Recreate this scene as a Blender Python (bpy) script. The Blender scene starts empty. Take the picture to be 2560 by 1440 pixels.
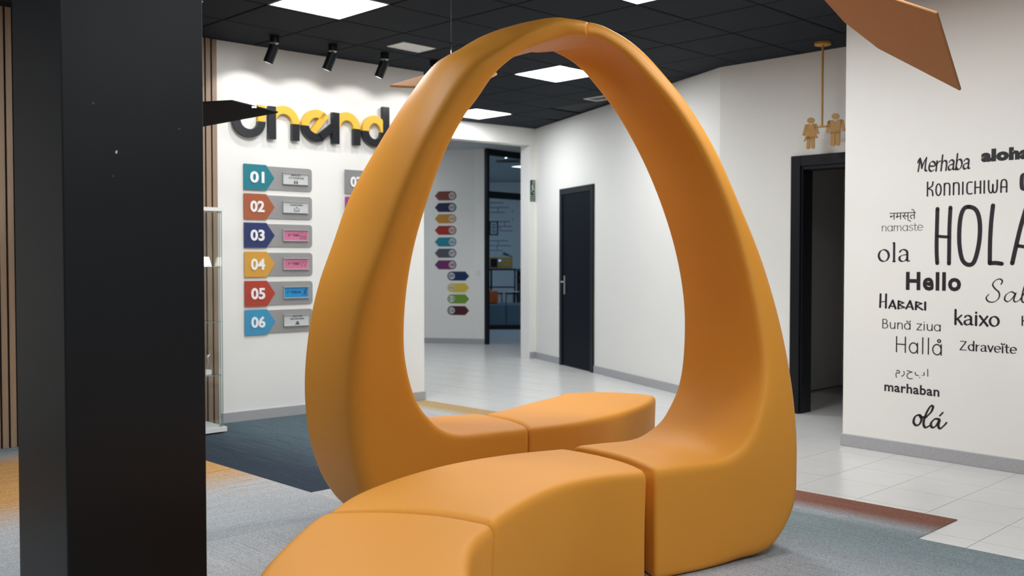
import bpy, bmesh, math, random
from mathutils import Vector, Matrix
random.seed(7)
S = bpy.context.scene
COL = S.collection

# ------------------------------------------------------------------ camera, world, exposure
CAM_H = 1.267
FPX = 2460.0
PITCH = math.atan(70 / FPX)
cam_d = bpy.data.cameras.new('camera')
cam_d.sensor_width = 36.0
cam_d.lens = FPX / 2560 * 36.0
cam_d.dof.use_dof = True
cam_d.dof.focus_distance = 4.3
cam_d.dof.aperture_fstop = 3.2
cam_d.clip_start = 0.05
cam = bpy.data.objects.new('camera', cam_d)
COL.objects.link(cam)
cam.location = (0, 0, CAM_H)
cam.rotation_euler = (math.radians(90) - PITCH, 0, 0)
S.camera = cam

world = bpy.data.worlds.new('world')
S.world = world
world.use_nodes = True
world.node_tree.nodes['Background'].inputs[0].default_value = (0.55, 0.7, 1.0, 1)
world.node_tree.nodes['Background'].inputs[1].default_value = 0.12

S.view_settings.view_transform = 'Standard'
S.view_settings.look = 'None'
S.view_settings.exposure = 1.42
S.view_settings.gamma = 1.0
S.view_settings.use_curve_mapping = False

PANEL_STRENGTH = 14.0
PANEL_COLOR = (0.94, 0.975, 1.0)
SPOT_POWER = 3.2
FAR_FILL_STRENGTH = 5.0
CEIL = 2.95

# ------------------------------------------------------------------ measuring (pixels of the 2560x1440 photo -> real positions)
def ray(x, y):
    dx = (x - 1280) / FPX; dz = -(y - 720) / FPX
    return Vector((dx, math.cos(PITCH) + dz * math.sin(PITCH), -math.sin(PITCH) + dz * math.cos(PITCH)))
EYE = Vector((0, 0, CAM_H))
def on_z(x, y, z=0.0):
    d = ray(x, y); return EYE + d * ((z - CAM_H) / d.z)
def on_depth(x, y, Y):
    d = ray(x, y); return EYE + d * (Y / d.y)

class Wall:
    """a vertical wall plane: u runs along it, v is height, n points to the viewer's side"""
    def __init__(s, a, b):
        s.o = Vector((a[0], a[1], 0)); d = Vector((b[0] - a[0], b[1] - a[1], 0))
        s.L = d.length; s.d = d.normalized(); s.n = Vector((s.d.y, -s.d.x, 0))
        if s.n.dot(-s.o) < 0: s.n = -s.n
    def px(s, x, y):
        r = ray(x, y); t = s.n.dot(s.o - EYE) / s.n.dot(r); P = EYE + r * t
        return (P - s.o).dot(s.d), P.z
    def pt(s, u, v, n=0.0):
        return s.o + s.d * u + Vector((0, 0, v)) + s.n * n

# ------------------------------------------------------------------ materials
def mat(name, color, rough=0.5, metal=0.0, noise=0.0, scale=40.0, bump=0.0, spec=0.5, bscale=None, stretch=None):
    m = bpy.data.materials.new(name); m.use_nodes = True
    nt = m.node_tree; b = nt.nodes['Principled BSDF']
    b.inputs['Base Color'].default_value = (*color, 1)
    b.inputs['Roughness'].default_value = rough
    b.inputs['Metallic'].default_value = metal
    b.inputs['Specular IOR Level'].default_value = spec
    if noise or bump:
        tc = nt.nodes.new('ShaderNodeTexCoord')
        mp = nt.nodes.new('ShaderNodeMapping'); nt.links.new(tc.outputs['Object'], mp.inputs[0])
        if stretch: mp.inputs['Scale'].default_value = stretch
        nz = nt.nodes.new('ShaderNodeTexNoise'); nz.inputs['Scale'].default_value = scale
        nz.inputs['Detail'].default_value = 4
        nt.links.new(mp.outputs[0], nz.inputs['Vector'])
        if noise:
            mx = nt.nodes.new('ShaderNodeMix'); mx.data_type = 'RGBA'
            mx.inputs[6].default_value = tuple(c * (1 - noise) for c in color) + (1,)
            mx.inputs[7].default_value = tuple(min(1, c * (1 + noise)) for c in color) + (1,)
            nt.links.new(nz.outputs['Fac'], mx.inputs[0]); nt.links.new(mx.outputs[2], b.inputs['Base Color'])
        if bump:
            bp = nt.nodes.new('ShaderNodeBump'); bp.inputs['Strength'].default_value = bump
            bp.inputs['Distance'].default_value = 0.002
            if bscale:
                n2 = nt.nodes.new('ShaderNodeTexNoise'); n2.inputs['Scale'].default_value = bscale
                nt.links.new(mp.outputs[0], n2.inputs['Vector']); nt.links.new(n2.outputs['Fac'], bp.inputs['Height'])
            else: nt.links.new(nz.outputs['Fac'], bp.inputs['Height'])
            nt.links.new(bp.outputs[0], b.inputs['Normal'])
    return m
def emis(name, color, strength):
    m = bpy.data.materials.new(name); m.use_nodes = True; nt = m.node_tree
    nt.nodes.remove(nt.nodes['Principled BSDF'])
    e = nt.nodes.new('ShaderNodeEmission'); e.inputs[0].default_value = (*color, 1); e.inputs[1].default_value = strength
    nt.links.new(e.outputs[0], nt.nodes['Material Output'].inputs[0]); return m

def srgb(r, g, b):
    f = lambda c: (c / 255 / 12.92) if c / 255 <= 0.04045 else ((c / 255 + 0.055) / 1.055) ** 2.4
    return (f(r), f(g), f(b))

M_WALL = mat('wall_paint', (0.875, 0.86, 0.82), 0.75, noise=0.015, scale=3, bump=0.12, bscale=220, spec=0.25)
M_BASE = mat('granite_skirting', (0.42, 0.42, 0.43), 0.4, noise=0.25, scale=120)
M_CEIL = mat('dark_ceiling', (0.016, 0.018, 0.021), 0.8)
M_TILEC = mat('charcoal_ceiling_tile', (0.0135, 0.018, 0.025), 0.85, noise=0.12, scale=6, bump=0.1, bscale=300, spec=0.2)
M_LCEIL = mat('pale_ceiling_tile', (0.55, 0.58, 0.60), 0.8, noise=0.04, scale=8)
M_GROUT = mat('floor_grout', (0.33, 0.32, 0.31), 0.8, noise=0.1, scale=30)
M_FTILE = mat('glazed_floor_tile', (0.74, 0.73, 0.71), 0.24, noise=0.05, scale=5, bump=0.02, bscale=25, spec=0.5)
M_ORANGE = mat('orange_moulded_plastic', (0.735, 0.305, 0.040), 0.5, noise=0.02, scale=3, bump=0.04, bscale=500, spec=0.16)
M_BLACK = mat('black_satin_paint', (0.004, 0.0055, 0.008), 0.42, noise=0.1, scale=3, spec=0.32)
M_DOOR = mat('blue_black_door', (0.003, 0.005, 0.011), 0.5, spec=0.1)
M_DFRAME = mat('black_door_frame', (0.006, 0.007, 0.010), 0.4, spec=0.3)
M_SLAT = mat('oak_slat', (0.34, 0.235, 0.155), 0.5, noise=0.22, scale=9, stretch=(6, 6, 0.35))
M_SLATB = mat('slat_backing_felt', (0.006, 0.006, 0.006), 0.9)
M_STEEL = mat('brushed_steel', (0.6, 0.6, 0.6), 0.3, metal=1.0)
M_CHROME = mat('chrome_fitting', (0.85, 0.85, 0.85), 0.12, metal=1.0)
M_WHITE = mat('white_lacquer', (0.8, 0.8, 0.79), 0.35)
M_NUM = mat('white_acrylic_numeral', (0.9, 0.9, 0.9), 0.4)
M_GREYP = mat('silver_grey_plate', (0.36, 0.355, 0.35), 0.42, metal=0.25, noise=0.04, scale=4)
M_ALU = mat('aluminium_holder', (0.62, 0.66, 0.67), 0.28, metal=0.6)
M_INK = mat('black_print', (0.012, 0.012, 0.016), 0.5)
M_INKS = mat('soft_black_print', (0.04, 0.04, 0.045), 0.6)
M_YEL = mat('yellow_acrylic', (0.80, 0.49, 0.055), 0.4)
M_LBLK = mat('black_acrylic_letter', (0.012, 0.014, 0.018), 0.35)
M_FELT = mat('orange_felt_baffle', (0.40, 0.172, 0.055), 0.85, noise=0.06, scale=60, bump=0.2, bscale=300)
M_FELTB = mat('black_felt_baffle', (0.006, 0.006, 0.007), 0.9)
M_SIGNO = mat('ochre_sign_metal', (0.52, 0.27, 0.055), 0.45)
M_PINK = mat('pink_insert', srgb(206, 118, 150), 0.4)
M_BLUEI = mat('blue_insert', srgb(38, 140, 200), 0.4)
M_PAPER = mat('white_insert', (0.6, 0.61, 0.6), 0.4)
M_GREEN = mat('exit_green', srgb(14, 62, 50), 0.5)
M_EXITW = mat('exit_cream', srgb(205, 208, 195), 0.5)
M_BLUEG = mat('blue_grey_upholstery', (0.11, 0.17, 0.21), 0.8, noise=0.1, scale=60)
M_BAG = mat('burnt_orange_fabric', (0.60, 0.13, 0.03), 0.8, noise=0.1, scale=50)
M_DKG = mat('dark_grey_laminate', (0.05, 0.055, 0.07), 0.5)
M_MICRO = mat('mustard_enamel', (0.50, 0.30, 0.08), 0.35)
M_SCREEN = emis('blue_display', (0.15, 0.35, 1.0), 0.6)
M_PANEL = emis('light_panel', PANEL_COLOR, PANEL_STRENGTH)
M_FFILL = emis('far_fill_panel', (0.36, 0.64, 1.0), FAR_FILL_STRENGTH)  # for unseen panels added to give the lounge its blue light
M_CFILL = emis('corridor_fill_panel', (0.85, 0.95, 1.0), 7.0)  # for the hidden panel added to brighten the arrow wall
M_FPANELV = emis('far_light_panel_seen', (0.80, 0.86, 1.0), 1.0)
M_CABLE = mat('grey_cable', (0.08, 0.08, 0.08), 0.5)
M_LAMPG = emis('lit_white_glass', (1.0, 0.93, 0.78), 1.6)
M_FRAMEW = mat('light_frame', (0.5, 0.5, 0.5), 0.5)

def glass(name, color=(0.9, 0.97, 0.95), rough=0.0, tr=0.88):
    m = bpy.data.materials.new(name); m.use_nodes = True; nt = m.node_tree
    nt.nodes.remove(nt.nodes['Principled BSDF'])
    t = nt.nodes.new('ShaderNodeBsdfTransparent'); t.inputs[0].default_value = (*color, 1)
    g = nt.nodes.new('ShaderNodeBsdfGlossy'); g.inputs['Roughness'].default_value = 0.03
    mx = nt.nodes.new('ShaderNodeMixShader'); fr = nt.nodes.new('ShaderNodeLayerWeight'); fr.inputs[0].default_value = 0.5
    pw = nt.nodes.new('ShaderNodeMath'); pw.operation = 'POWER'; pw.inputs[1].default_value = 4.0
    ml = nt.nodes.new('ShaderNodeMath'); ml.operation = 'MULTIPLY_ADD'; ml.inputs[1].default_value = 0.6; ml.inputs[2].default_value = 0.03
    nt.links.new(fr.outputs['Facing'], pw.inputs[0]); nt.links.new(pw.outputs[0], ml.inputs[0])
    nt.links.new(ml.outputs[0], mx.inputs[0]); nt.links.new(t.outputs[0], mx.inputs[1]); nt.links.new(g.outputs[0], mx.inputs[2])
    nt.links.new(mx.outputs[0], nt.nodes['Material Output'].inputs[0]); return m
M_GLASS = glass('clear_glass', (0.97, 0.985, 0.98))
M_GEDGE = mat('green_glass_edge', (0.22, 0.33, 0.32), 0.2)

# carpet: colour gradient across one panel (object axis), streaked yarn
def carpet_mat(name, stops, axis, lo, hi, streak_axis):
    m = bpy.data.materials.new(name); m.use_nodes = True; nt = m.node_tree; b = nt.nodes['Principled BSDF']
    b.inputs['Roughness'].default_value = 0.95; b.inputs['Specular IOR Level'].default_value = 0.1
    L = nt.links.new
    tc = nt.nodes.new('ShaderNodeTexCoord')
    # panels' local x runs along the s axis, local y along the t axis
    sep = nt.nodes.new('ShaderNodeSeparateXYZ'); L(tc.outputs['Object'], sep.inputs[0])
    mr = nt.nodes.new('ShaderNodeMapRange'); mr.inputs[1].default_value = lo; mr.inputs[2].default_value = hi
    L(sep.outputs[axis], mr.inputs[0])
    mp = nt.nodes.new('ShaderNodeMapping'); L(tc.outputs['Object'], mp.inputs[0])
    mp.inputs['Scale'].default_value = (1.2, 60, 1) if streak_axis == 0 else (60, 1.2, 1)
    nz = nt.nodes.new('ShaderNodeTexNoise'); nz.inputs['Scale'].default_value = 1.6; nz.inputs['Detail'].default_value = 5
    L(mp.outputs[0], nz.inputs['Vector'])
    n3 = nt.nodes.new('ShaderNodeTexNoise'); n3.inputs['Scale'].default_value = 2.2; n3.inputs['Detail'].default_value = 3
    L(tc.outputs['Object'], n3.inputs['Vector'])
    # wobble the gradient with streaks
    ad = nt.nodes.new('ShaderNodeMath'); ad.operation = 'MULTIPLY_ADD'
    ad.inputs[1].default_value = 0.34; L(nz.outputs['Fac'], ad.inputs[0]); L(mr.outputs[0], ad.inputs[2])
    sb = nt.nodes.new('ShaderNodeMath'); sb.operation = 'SUBTRACT'; sb.inputs[1].default_value = 0.17; L(ad.outputs[0], sb.inputs[0])
    cr = nt.nodes.new('ShaderNodeValToRGB'); L(sb.outputs[0], cr.inputs[0])
    el = cr.color_ramp.elements
    while len(el) < len(stops): el.new(0.5)
    for e, (p, c) in zip(el, stops): e.position = p; e.color = (*c, 1)
    fib = nt.nodes.new('ShaderNodeTexNoise'); fib.inputs['Scale'].default_value = 170; fib.inputs['Detail'].default_value = 2
    L(tc.outputs['Object'], fib.inputs['Vector'])
    def dark(src, fac_sock, lo_, hi_):
        r = nt.nodes.new('ShaderNodeMapRange'); r.inputs[1].default_value = 0.3; r.inputs[2].default_value = 0.7
        r.inputs[3].default_value = lo_; r.inputs[4].default_value = hi_; L(fac_sock, r.inputs[0])
        v = nt.nodes.new('ShaderNodeVectorMath'); v.operation = 'SCALE'; L(src, v.inputs[0]); L(r.outputs[0], v.inputs['Scale']); return v.outputs[0]
    c1 = dark(cr.outputs[0], fib.outputs['Fac'], 0.68, 1.3)
    c2 = dark(c1, nz.outputs['Fac'], 0.84, 1.17)
    L(c2, b.inputs['Base Color'])
    bp = nt.nodes.new('ShaderNodeBump'); bp.inputs['Strength'].default_value = 0.5; bp.inputs['Distance'].default_value = 0.003
    L(fib.outputs['Fac'], bp.inputs['Height']); L(bp.outputs[0], b.inputs['Normal'])
    return m

# ------------------------------------------------------------------ object helpers
WL = {}
def props(o, label=None, cat=None, group=None, kind=None):
    if label: o['label'] = label
    if cat: o['category'] = cat
    if group: o['group'] = group
    if kind: o['kind'] = kind
    return o
def thing(name, loc, label, cat, group=None):
    o = bpy.data.objects.new(name, None); o.empty_display_size = 0.1
    COL.objects.link(o); o.location = loc; WL[o.name] = Vector(loc)
    return props(o, label, cat, group)
def mesh(name, V, F, m, parent=None, origin=None, smooth=False, R=None):
    """V in world coordinates; becomes one object with its origin at `origin`"""
    V = [Vector(v) for v in V]
    if not V: return None
    if origin is None:
        origin = Vector((sum(v.x for v in V) / len(V), sum(v.y for v in V) / len(V), min(v.z for v in V)))
    origin = Vector(origin)
    me = bpy.data.meshes.new(name)
    if R is not None:
        Ri = R.inverted(); me.from_pydata([Ri @ (v - origin) for v in V], [], F)
    else:
        me.from_pydata([v - origin for v in V], [], F)
    bm = bmesh.new(); bm.from_mesh(me); bmesh.ops.recalc_face_normals(bm, faces=bm.faces); bm.to_mesh(me); bm.free()
    me.materials.append(m)
    if smooth: me.polygons.foreach_set('use_smooth', [True] * len(me.polygons))
    o = bpy.data.objects.new(name, me); COL.objects.link(o)
    WL[o.name] = origin
    if parent is not None:
        o.parent = parent; o.location = origin - WL[parent.name]
    else: o.location = origin
    if R is not None: o.rotation_euler = R.to_euler()
    return o
class MB:
    def __init__(s): s.V = []; s.F = []
    def add(s, V, F):
        k = len(s.V); s.V += [Vector(v) for v in V]; s.F += [[i + k for i in f] for f in F]; return s
    def prism(s, base, top):
        n = len(base); F = [list(range(n))[::-1], list(range(n, 2 * n))]
        F += [[i, (i + 1) % n, n + (i + 1) % n, n + i] for i in range(n)]
        return s.add(list(base) + list(top), F)
    def box(s, c, ax, ay, az):
        """c centre; ax, ay, az half-extent vectors"""
        c, ax, ay, az = map(Vector, (c, ax, ay, az))
        P = [c - ax - ay - az, c + ax - ay - az, c + ax + ay - az, c - ax + ay - az]
        return s.prism(P, [p + az * 2 for p in P])
    def tube(s, a, b, r, r2=None, n=16):
        a, b = Vector(a), Vector(b); r2 = r if r2 is None else r2
        d = (b - a).normalized(); x = d.orthogonal().normalized(); y = d.cross(x)
        A = [a + (x * math.cos(t) + y * math.sin(t)) * r for t in [2 * math.pi * i / n for i in range(n)]]
        B = [b + (x * math.cos(t) + y * math.sin(t)) * r2 for t in [2 * math.pi * i / n for i in range(n)]]
        return s.prism(A, B)
    def lathe(s, c, prof, n=24):
        c = Vector(c); k = len(s.V)
        for (r, z) in prof:
            for i in range(n):
                t = 2 * math.pi * i / n; s.V.append(c + Vector((r * math.cos(t), r * math.sin(t), z)))
        m = len(prof)
        for j in range(m - 1):
            for i in range(n):
                s.F.append([k + j * n + i, k + j * n + (i + 1) % n, k + (j + 1) * n + (i + 1) % n, k + (j + 1) * n + i])
        s.F.append([k + i for i in range(n)][::-1]); s.F.append([k + (m - 1) * n + i for i in range(n)])
        return s
    def wprism(s, w, poly, n0, n1):
        return s.prism([w.pt(u, v, n0) for u, v in poly], [w.pt(u, v, n1) for u, v in poly])
    def wbox(s, w, u0, u1, v0, v1, n0, n1):
        return s.wprism(w, [(u0, v0), (u1, v0), (u1, v1), (u0, v1)], n0, n1)
    def build(s, name, m, parent=None, **k):
        return mesh(name, s.V, s.F, m, parent, **k)
def bevel(o, w, seg=2, angle=30):
    md = o.modifiers.new('bevel', 'BEVEL'); md.width = w; md.segments = seg; md.limit_method = 'ANGLE'; md.angle_limit = math.radians(angle)
    return o
def struct(o): o['kind'] = 'structure'; return o
def arc(cx, cy, r, a0, a1, n):
    return [(cx + r * math.cos(math.radians(a0 + (a1 - a0) * i / n)), cy + r * math.sin(math.radians(a0 + (a1 - a0) * i / n))) for i in range(n + 1)]

# room frame: A runs to the right and nearer, E runs to the right and farther
A = Vector((0.70, -0.7141, 0)); E = Vector((0.7141, 0.70, 0))
def se(s, t, z=0.0): return A * s + E * t + Vector((0, 0, z))

# ------------------------------------------------------------------ floor: slab, tiles, carpet
struct(mesh('floor', [(-9, -4, -0.012), (8, -4, -0.012), (8, 24, -0.012), (-9, 24, -0.012), (-9, -4, -0.1), (8, -4, -0.1), (8, 24, -0.1), (-9, 24, -0.1)],
     [[0, 1, 2, 3], [7, 6, 5, 4], [0, 4, 5, 1], [1, 5, 6, 2], [2, 6, 7, 3], [3, 7, 4, 0]], M_GROUT, origin=(0, 0, -0.012)))
floor = bpy.data.objects['floor']
# carpet outline in room coordinates
def in_carpet(s, t):
    if s < -6.98: return False
    if s < -4.9: return t < 5.63
    if s < -1.88: return t < 4.88
    return t < 4.42
TS = 0.375
tile_me = None
tiles = []
s0, t0 = -2.42, 4.955
for i in range(-44, 12):
    for j in range(-14, 42):
        sa, ta = s0 + i * TS, t0 + j * TS
        c = se(sa + TS / 2, ta + TS / 2)
        if c.y < 2.6 or c.y > 21.5: continue
        if abs(c.x) > 0.53 * c.y + 0.7: continue
        cor = [(sa + 0.01, ta + 0.01), (sa + TS - 0.01, ta + 0.01), (sa + 0.01, ta + TS - 0.01), (sa + TS - 0.01, ta + TS - 0.01)]
        if all(in_carpet(*q) for q in cor): continue
        # behind the logo wall nothing of the floor shows
        if sa < -7.3 and ta < 4.6: continue
        if c.y > 9.5 and c.x < -1.9: continue
        if c.x > 2.0 and c.y > 9.2: continue
        if c.x > 0.9 and c.y > 12.2: continue
        if c.x > 0.0 + (c.y - 4) * 0.6 + 1.0 and c.y > 9: continue
        tiles.append((c.length, sa, ta, c))
tiles.sort(key=lambda q: q[0])
def clip_rect(sa, ta):
    """part of the tile not covered by carpet, as rectangles"""
    a, b, c, d = sa, sa + TS, ta, ta + TS
    for (sc, tmax) in ((None, None),): pass
    ins = in_carpet((a + b) / 2, c + 0.01), in_carpet((a + b) / 2, d - 0.01)
    if ins[0] and not ins[1]:
        m = (a + b) / 2
        c = 5.63 if m < -4.9 else (4.88 if m < -1.88 else 4.42)
    return a, b, c, d
G = 0.0016
sing = 0; far = MB()
random.seed(3)
for dist, sa, ta, c in tiles:
    a, b, cc, d = clip_rect(sa, ta)
    def tilebox(mb, a, b, cc, d, z):
        mb.prism([se(a + G, cc + G, -0.012), se(b - G, cc + G, -0.012), se(b - G, d - G, -0.012), se(a + G, d - G, -0.012)],
                 [se(a + G, cc + G, z), se(b - G, cc + G, z), se(b - G, d - G, z), se(a + G, d - G, z)])
    z = -0.0002 - random.random() * 0.0004
    if sing < 299 and dist < 13.5:
        mb = MB(); tilebox(mb, a, b, cc, d, z); mb.build('floor_tile', M_FTILE, floor); sing += 1
    else: tilebox(far, a, b, cc, d, z)
far.build('floor_tile', M_FTILE, floor)['kind'] = 'stuff'

g_lt = srgb(180, 181, 182); g_md = srgb(158, 163, 167); g_dk = srgb(54, 63, 74); g_te = srgb(86, 101, 108)
g_bl = srgb(124, 136, 146); g_or = srgb(204, 156, 98); g_ye = srgb(180, 152, 108); g_rd = srgb(134, 92, 78); g_tl = srgb(130, 142, 145)
carpet = thing('carpet', se(-3.5, 3.2, 0), 'large grey carpet with ochre, teal and rust gradient patches under the curved bench', 'carpet')
def s_wall(t):
    a, b = Vector((-2.262, 7.57, 0)), Vector((-0.792, 8.86, 0)); ta_, tb_ = a.dot(E), b.dot(E); k = (t - ta_) / (tb_ - ta_)
    return a.dot(A) * (1 - k) + b.dot(A) * k + 0.016
RC = Matrix(((A.x, E.x, 0), (A.y, E.y, 0), (0, 0, 1)))
def cpanel(sa, sb, ta, tb, stops, axis, streak, lo=None, hi=None, z=0.004, label=None):
    mb = MB(); sa1 = sa2 = sa
    if sa is None: sa1, sa2 = s_wall(ta), s_wall(tb); sa = -6.98
    P = [se(sa1, ta, -0.011), se(sb, ta, -0.011), se(sb, tb, -0.011), se(sa2, tb, -0.011)]
    mb.prism(P, [Vector((p.x, p.y, z)) for p in P])
    a0, b0 = ((sa, sb) if axis == 0 else (ta, tb))
    o_s = (sa + sb) / 2; o_t = (ta + tb) / 2; oc = o_s if axis == 0 else o_t
    m = carpet_mat('carpet_yarn', stops, axis, (a0 if lo is None else lo) - oc, (b0 if hi is None else hi) - oc, streak)
    o = mb.build('carpet_panel', m, carpet, origin=se(o_s, o_t, 0), R=RC)
    if label: o['label'] = label
# near left: blue grey -> ochre -> light grey
cpanel(None, -4.08, 0.2, 2.94, [(0.0, g_bl), (0.06, g_md), (0.16, g_or), (0.52, g_or), (0.72, g_lt), (1.0, g_md)], 0, 1, -7.0, -4.08, label='ochre panel fading to grey')
cpanel(-4.08, -1.0, -0.6, 2.94, [(0.0, g_lt), (0.3, g_md), (0.6, g_lt), (1.0, g_md)], 1, 0, label='light grey streaked panel')
cpanel(-1.0, 1.4, -0.6, 2.94, [(0.0, g_md), (0.5, g_lt), (1.0, g_md)], 1, 0)
# dark blue panel by the logo wall
cpanel(None, -4.56, 2.94, 5.05, [(0.0, g_dk), (0.12, g_dk), (0.42, g_te), (0.8, g_te), (1.0, g_md)], 1, 0, label='dark slate blue panel')
cpanel(None, -4.9, 5.05, 5.63, [(0.0, g_lt), (0.35, g_lt), (0.65, g_ye), (1.0, g_ye)], 1, 0, label='ochre edge strip')
cpanel(-4.56, -1.88, 2.94, 4.42, [(0.0, g_lt), (0.55, g_md), (0.85, g_tl), (1.0, g_tl)], 1, 0)
cpanel(-4.9, -4.56, 2.94 + 2.11, 5.06, [(0, g_lt), (1, g_lt)], 1, 0) if False else None
cpanel(-4.56, -1.88, 4.42, 4.88, [(0.0, g_tl), (0.25, g_md), (0.6, g_rd), (1.0, g_rd)], 1, 0, label='rust red edge strip')
cpanel(-1.88, 1.4, 2.94, 4.42, [(0.0, g_lt), (0.55, g_md), (0.85, g_tl), (1.0, g_tl)], 1, 0, label='teal grey edge panel')

# ------------------------------------------------------------------ walls
W_LOGO = Wall((-2.262, 7.57), (-0.792, 8.86))
W_GREET = Wall((2.262, 6.70), (3.03, 5.80))
pA = Vector((0.30, 12.69, 0)); pB = Vector((1.82, 8.65, 0))
W_MID = Wall(pA, pB)
W_OPEN = Wall((-0.60, 11.97), (0.30, 12.69))
W_WC = Wall(pB, (2.34, 8.12))

def wallbox(name, w, u0, u1, v0=0, v1=CEIL, th=0.12, m=M_WALL):
    return struct(MB().wbox(w, u0, u1, v0, v1, -th, 0).build(name, m))
def skirting(name, w, u0, u1, h=0.082, n=0.012, parent=None):
    return struct(bevel(MB().wbox(w, u0, u1, 0.0, h, 0.0, n).build(name, M_BASE, parent), 0.002, 1))
u_sl = 0.0
wallbox('wall_left', W_LOGO, -6.6, 1.956)
skirting('baseboard_left', W_LOGO, 0.02, 1.968)
skirting('baseboard_end', Wall(W_LOGO.pt(1.956, 0), W_LOGO.pt(1.956, 0, -0.12)), 0, 0.12) if False else None
# greeting wall (stands free of the wall behind it)
wallbox('wall_right', W_GREET, 0.0, 6.0, th=0.22)
skirting('baseboard_right', W_GREET, -0.012, 6.0)
struct(MB().wbox(W_GREET, 0.0, 6.0, 0.082, 0.088, 0, 0.006).build('trim_1', M_WHITE))
# middle wall with door
uL = W_MID.px(1402, 700)[0]; uR = W_MID.px(1486, 700)[0]
DH = 2.12
wm = struct(MB().wbox(W_MID, 0, W_MID.L, 0, CEIL, -0.12, 0).build('wall_middle', M_WALL))
skirting('baseboard_middle', W_MID, 0.0, uL)
skirting('baseboard_corner', W_MID, uR, W_MID.L)
# opening wall: pier at right, header above, hidden left part
uO = W_OPEN.px(1324, 600)[0]
wo = MB(); wo.wbox(W_OPEN, uO, W_OPEN.L, 0, CEIL, -0.18, 0); wo.wbox(W_OPEN, -2.2, uO, 2.735, CEIL, -0.18, 0); wo.wbox(W_OPEN, -4.6, -2.2, 0, CEIL, -0.18, 0)
struct(wo.build('wall_back', M_WALL))
skirting('baseboard_back', W_OPEN, uO, W_OPEN.L - 0.01)
# wall of the toilets with its doorway
ud0 = W_WC.px(1978, 700)[0]; DW = 1.02
ww = MB(); ww.wbox(W_WC, 0, ud0 + 0.03, 0, CEIL, -0.12, 0); ww.wbox(W_WC, ud0 + 0.03, ud0 + DW - 0.03, DH - 0.03, CEIL, -0.12, 0); ww.wbox(W_WC, ud0 + DW - 0.03, 6.5, 0, CEIL, -0.12, 0)
struct(ww.build('wall_washroom', M_WALL))
skirting('baseboard_washroom', W_WC, 0.0, ud0)
# dark washroom behind the doorway
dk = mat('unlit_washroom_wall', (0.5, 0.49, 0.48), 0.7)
wr = MB()
wr.wbox(W_WC, 0.03, 2.2, 0, 2.6, -2.12, -2.0); wr.wbox(W_WC, 0.03, 0.13, 0, 2.6, -2.0, -0.12); wr.wbox(W_WC, 2.1, 2.2, 0, 2.6, -2.0, -0.12)
wr.wbox(W_WC, 0.03, 2.2, 2.6, 2.7, -2.12, -0.12)
struct(wr.build('wall_washroom_inner', dk))
struct(MB().wbox(W_WC, 0.13, 2.1, 0, 0.08, -2.0, -1.985).build('baseboard_washroom_inner', M_BASE))
# room shell behind the camera
sh = MB()
shell = [(-8.6, 1.2), (-5.2, -2.2), (0.3, -3.4), (6.8, 1.2), (6.6, 1.4)]
for (a, b) in (((-8.0, 2.55), (-4.0, -2.6)), ((-4.0, -2.6), (3.5, -2.6)), ((3.5, -2.6), (6.9, 1.3))):
    w = Wall(a, b); sh.wbox(w, 0, w.L, 0, CEIL, -0.1, 0)
struct(sh.build('wall_rear', mat('rear_wall_paint', (0.75, 0.75, 0.75), 0.8)))

# far zone: arrow wall, glazed frame, back wall
f0, f1, f2, f3 = on_z(1020, 857), on_z(1072, 857.5), on_z(1187, 860), on_z(1211, 861)
fw = MB(); FARW = []
for a, b in ((f0, f1), (f1, f2), (f2, f3)):
    w = Wall(a, b); FARW.append(w); fw.wbox(w, 0, w.L, 0, CEIL, -0.1, 0)
w = Wall((-3.6, 15.2), f0); fw.wbox(w, 0, w.L, 0, CEIL, -0.1, 0)
struct(fw.build('wall_far', M_WALL))
W_ARROW = FARW[1]
bb = MB()
for w in FARW: bb.wbox(w, -0.004, w.L + 0.004, 0, 0.08, 0, 0.014)
struct(bb.build('baseboard_far', M_BASE))
W_GLZ = Wall(f3, (f3.x + 0.92, f3.y + 1.1))
FZ = 2.93
door_far = MB(); door_far.wbox(W_GLZ, 0.0, 0.05, 0, FZ, -0.06, 0.06); door_far.wbox(W_GLZ, 0.05, 2.2, 2.84, FZ, -0.04, 0.04); door_far.wbox(W_GLZ, 0.05, 2.2, 2.20, 2.30, -0.04, 0.04); door_far.wbox(W_GLZ, 2.15, 2.2, 0, FZ, -0.04, 0.04)
wf = struct(door_far.build('window_1', M_DFRAME))
MB().wbox(W_GLZ, 0.05, 2.15, 2.30, 2.84, -0.004, 0.004).build('pane', M_GLASS, wf)
jm = MB(); jm.box(Vector((-0.378, 15.55, 1.45)), (0.022, 0, 0), (0, 0.05, 0), (0, 0, 1.45))
struct(jm.build('trim_2', M_WALL))
WB = Wall((-2.2, 21.0), (3.4, 21.0))
struct(MB().wbox(WB, 0, WB.L, 0, 2.93, -0.1, 0).build('wall_lounge', M_WALL))
sd = MB()
for a, b in (((-2.2, 15.3), (-2.2, 21.0)), ((3.4, 21.0), (3.4, 14.0))):
    w = Wall(a, b); sd.wbox(w, 0, w.L, 0, 2.93, -0.1, 0)
sd.wbox(Wall((0.42, 12.8), (3.4, 14.0)), 0, 3.1, 0, 2.93, -0.1, 0)
struct(sd.build('wall_lounge_side', M_WALL))

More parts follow.
